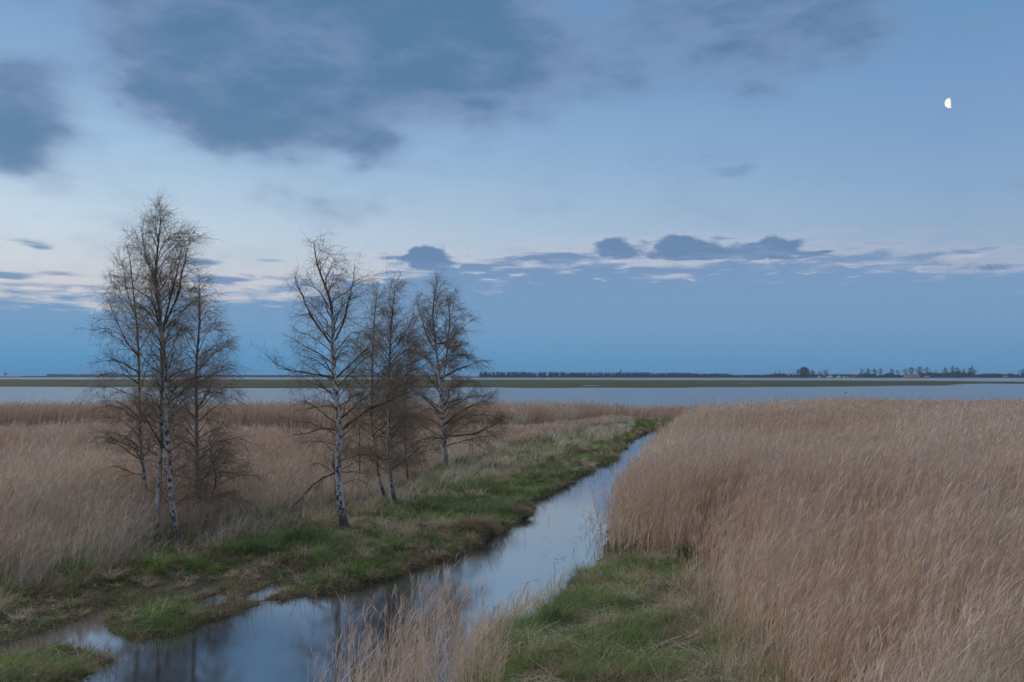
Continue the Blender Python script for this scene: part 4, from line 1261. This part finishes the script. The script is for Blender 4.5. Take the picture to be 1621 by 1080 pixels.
small = ellipses([(1178, 270, 46, 12, .8), (1140, 246, 20, 5, .5), (996, 262, 8, 5, .6), (700, 218, 18, 5, .35)], wx, EL)
c1 = mixc(mrange(mth('ADD', small, mth('ADD', mth('MULTIPLY', mth('SUBTRACT', s2_, .5), 1.5), mth('MULTIPLY', mth('SUBTRACT', w2, .5), .5))), .3, .85, 0, .5), c1, lin(112, 142, 184))

# low cloud bank: one edge line over azimuth, streaky noise
s1 = noise(vec(AZ, mth('MULTIPLY', EL, 7.0)), 9.0, 6, .55, .3)
s2 = noise(vec(mth('ADD', AZ, 5.3), mth('MULTIPLY', EL, 6.0)), 22.0, 5, .55, .4)
azn = mth('DIVIDE', mth('ADD', AZ, .6), 1.2, clamp=True)
fc = nt.nodes.new('ShaderNodeFloatCurve'); L(azn, fc.inputs['Value'])
cv = fc.mapping.curves[0]
edge_pts = [(0, 462), (250, 462), (420, 458), (560, 436), (640, 416), (780, 412), (900, 404), (1050, 398), (1230, 398), (1350, 404), (1480, 411), (1621, 414)]
pts = [((azel(px, py)[0] + .6) / 1.2, azel(px, py)[1] / .3) for px, py in edge_pts]
cv.points[0].location = (0, pts[0][1]); cv.points[1].location = (1, pts[-1][1])
for p in pts: cv.points.new(*p)
fc.mapping.update()
edge = mth('MULTIPLY', fc.outputs[0], .3)
below = mth('SUBTRACT', edge, EL)          # radians under the edge
bm = mth('ADD', mth('MULTIPLY', below, 22.0), mth('ADD', mth('MULTIPLY', mth('SUBTRACT', s1, .5), 1.7), mth('MULTIPLY', mth('SUBTRACT', s2, .5), 1.8)))
bank = mrange(bm, -.2, .4)
cum = ellipses([(686, 408, 32, 17, 1.1), (664, 401, 20, 10, .7), (700, 424, 60, 9, .6), (968, 388, 26, 13, 1.15), (985, 402, 40, 8, .7), (1072, 386, 34, 14, 1.15), (1108, 395, 44, 12, 1.1), (1090, 406, 80, 7, .7), (1228, 390, 38, 14, 1.2), (1204, 398, 34, 9, .8), (1235, 406, 60, 7, .7), (1300, 400, 22, 4, .6), (1480, 402, 32, 6, .5), (620, 408, 40, 6, .5), (1400, 432, 60, 6, .5), (1560, 424, 60, 8, .6)],
               mth('ADD', AZ, mth('MULTIPLY', mth('SUBTRACT', w2, .5), .02)), mth('ADD', EL, mth('MULTIPLY', mth('SUBTRACT', s2, .5), .006)))
w4 = noise(vec(mth('ADD', AZ, 1.7), mth('MULTIPLY', EL, 1.6)), 48.0, 5, .6)
cumm = mrange(mth('ADD', cum, mth('MULTIPLY', mth('SUBTRACT', w4, .5), 1.3)), .3, .7)
streak = ellipses([(50, 382, 50, 6, .6), (20, 436, 45, 6, .9), (110, 432, 40, 5, .5), (340, 416, 28, 8, .8), (355, 443, 60, 7, .9), (210, 440, 50, 5, .6), (60, 342, 30, 4, .4), (70, 392, 30, 4, .5), (430, 412, 30, 5, .5), (545, 402, 50, 6, .5), (150, 455, 200, 6, .6)],
                  wx, mth('ADD', EL, mth('MULTIPLY', mth('SUBTRACT', s2, .5), .008)))
strm = mrange(mth('ADD', streak, mth('MULTIPLY', mth('SUBTRACT', s2, .5), .9)), .3, .75, 0, .85)
# bank colours by height
br = eramp([(600, (78, 140, 194)), (570, (84, 146, 198)), (545, (98, 150, 197)), (510, (112, 152, 196)), (450, (112, 147, 191)), (410, (106, 139, 183)), (380, (105, 135, 177))])
brr = eramp([(600, (86, 140, 190)), (565, (92, 144, 192)), (540, (104, 147, 192)), (500, (112, 150, 193)), (450, (116, 150, 194)), (410, (118, 146, 188)), (380, (112, 140, 182))])
bankc = mixc(lr, br, brr)
# lit rims where the bank is thin
rim = mth('MULTIPLY', mrange(bm, -.5, -.05), mrange(bm, -.02, .25, 1, 0))
c2 = mixc(mth('MULTIPLY', rim, mrange(EL, .06, .115, 0, .32)), c1, mixc(lr, lin(225, 220, 222), lin(185, 185, 208)))
c2 = mixc(strm, c2, mixc(lr, lin(108, 140, 182), lin(110, 140, 184)))
c2 = mixc(cumm, c2, tone(100, 132, 174))
c2 = mixc(bank, c2, bankc)
s3 = noise(vec(mth('ADD', AZ, 9.3), mth('MULTIPLY', EL, 5.0)), 30.0, 5, .6, .5)
brk = mth('MULTIPLY', mrange(s3, .56, .68), mth('MULTIPLY', mth('MULTIPLY', mrange(EL, azel(810, 462)[1], azel(810, 440)[1]), mrange(EL, azel(810, 402)[1], azel(810, 420)[1])), mrange(AZ, azel(620, 596)[0], azel(760, 596)[0])))
c2 = mixc(mth('MULTIPLY', brk, .75), c2, mixc(lr, tone(205, 212, 226), tone(178, 182, 208)))
# above the frame and behind: unseen pale cloud added for brighter, more neutral light on the ground
zen = mrange(EL, .42, .85)
zc = mixc(noise(tc.outputs['Generated'], 3.0, 5, .55), lin(150, 165, 190), lin(235, 228, 222))
c3 = mixc(zen, c2, zc)
c3 = mixc(mrange(EL, -.02, -.002), (.02, .022, .025, 1), c3)
L(c3, bg.inputs['Color']); bg.inputs['Strength'].default_value = 1.0
world.cycles.sampling_method = 'MANUAL'; world.cycles.sample_map_resolution = 512

# ------------------------------------------------------------------ sun (the last glow, very soft)
sl = bpy.data.lights.new('sun', 'SUN'); sl.energy = 2.0; sl.angle = math.radians(60); sl.color = (1.0, .88, .74)
so = bpy.data.objects.new('sun', sl); C.objects.link(so)
sd_ = Vector((math.sin(SUN_AZ) * math.cos(SUN_EL), math.cos(SUN_AZ) * math.cos(SUN_EL), math.sin(SUN_EL)))
so.rotation_euler = sd_.to_track_quat('Z', 'Y').to_euler(); so.location = (-30, 0, 40)

# ------------------------------------------------------------------ render settings
sc.view_settings.view_transform = 'Standard'; sc.view_settings.look = 'None'; sc.view_settings.exposure = 0; sc.view_settings.gamma = 1
cy = sc.cycles
cy.max_bounces = 5; cy.diffuse_bounces = 3; cy.glossy_bounces = 2; cy.transmission_bounces = 2; cy.volume_bounces = 0; cy.transparent_max_bounces = 4
cy.use_adaptive_sampling = True; cy.adaptive_threshold = 0.01
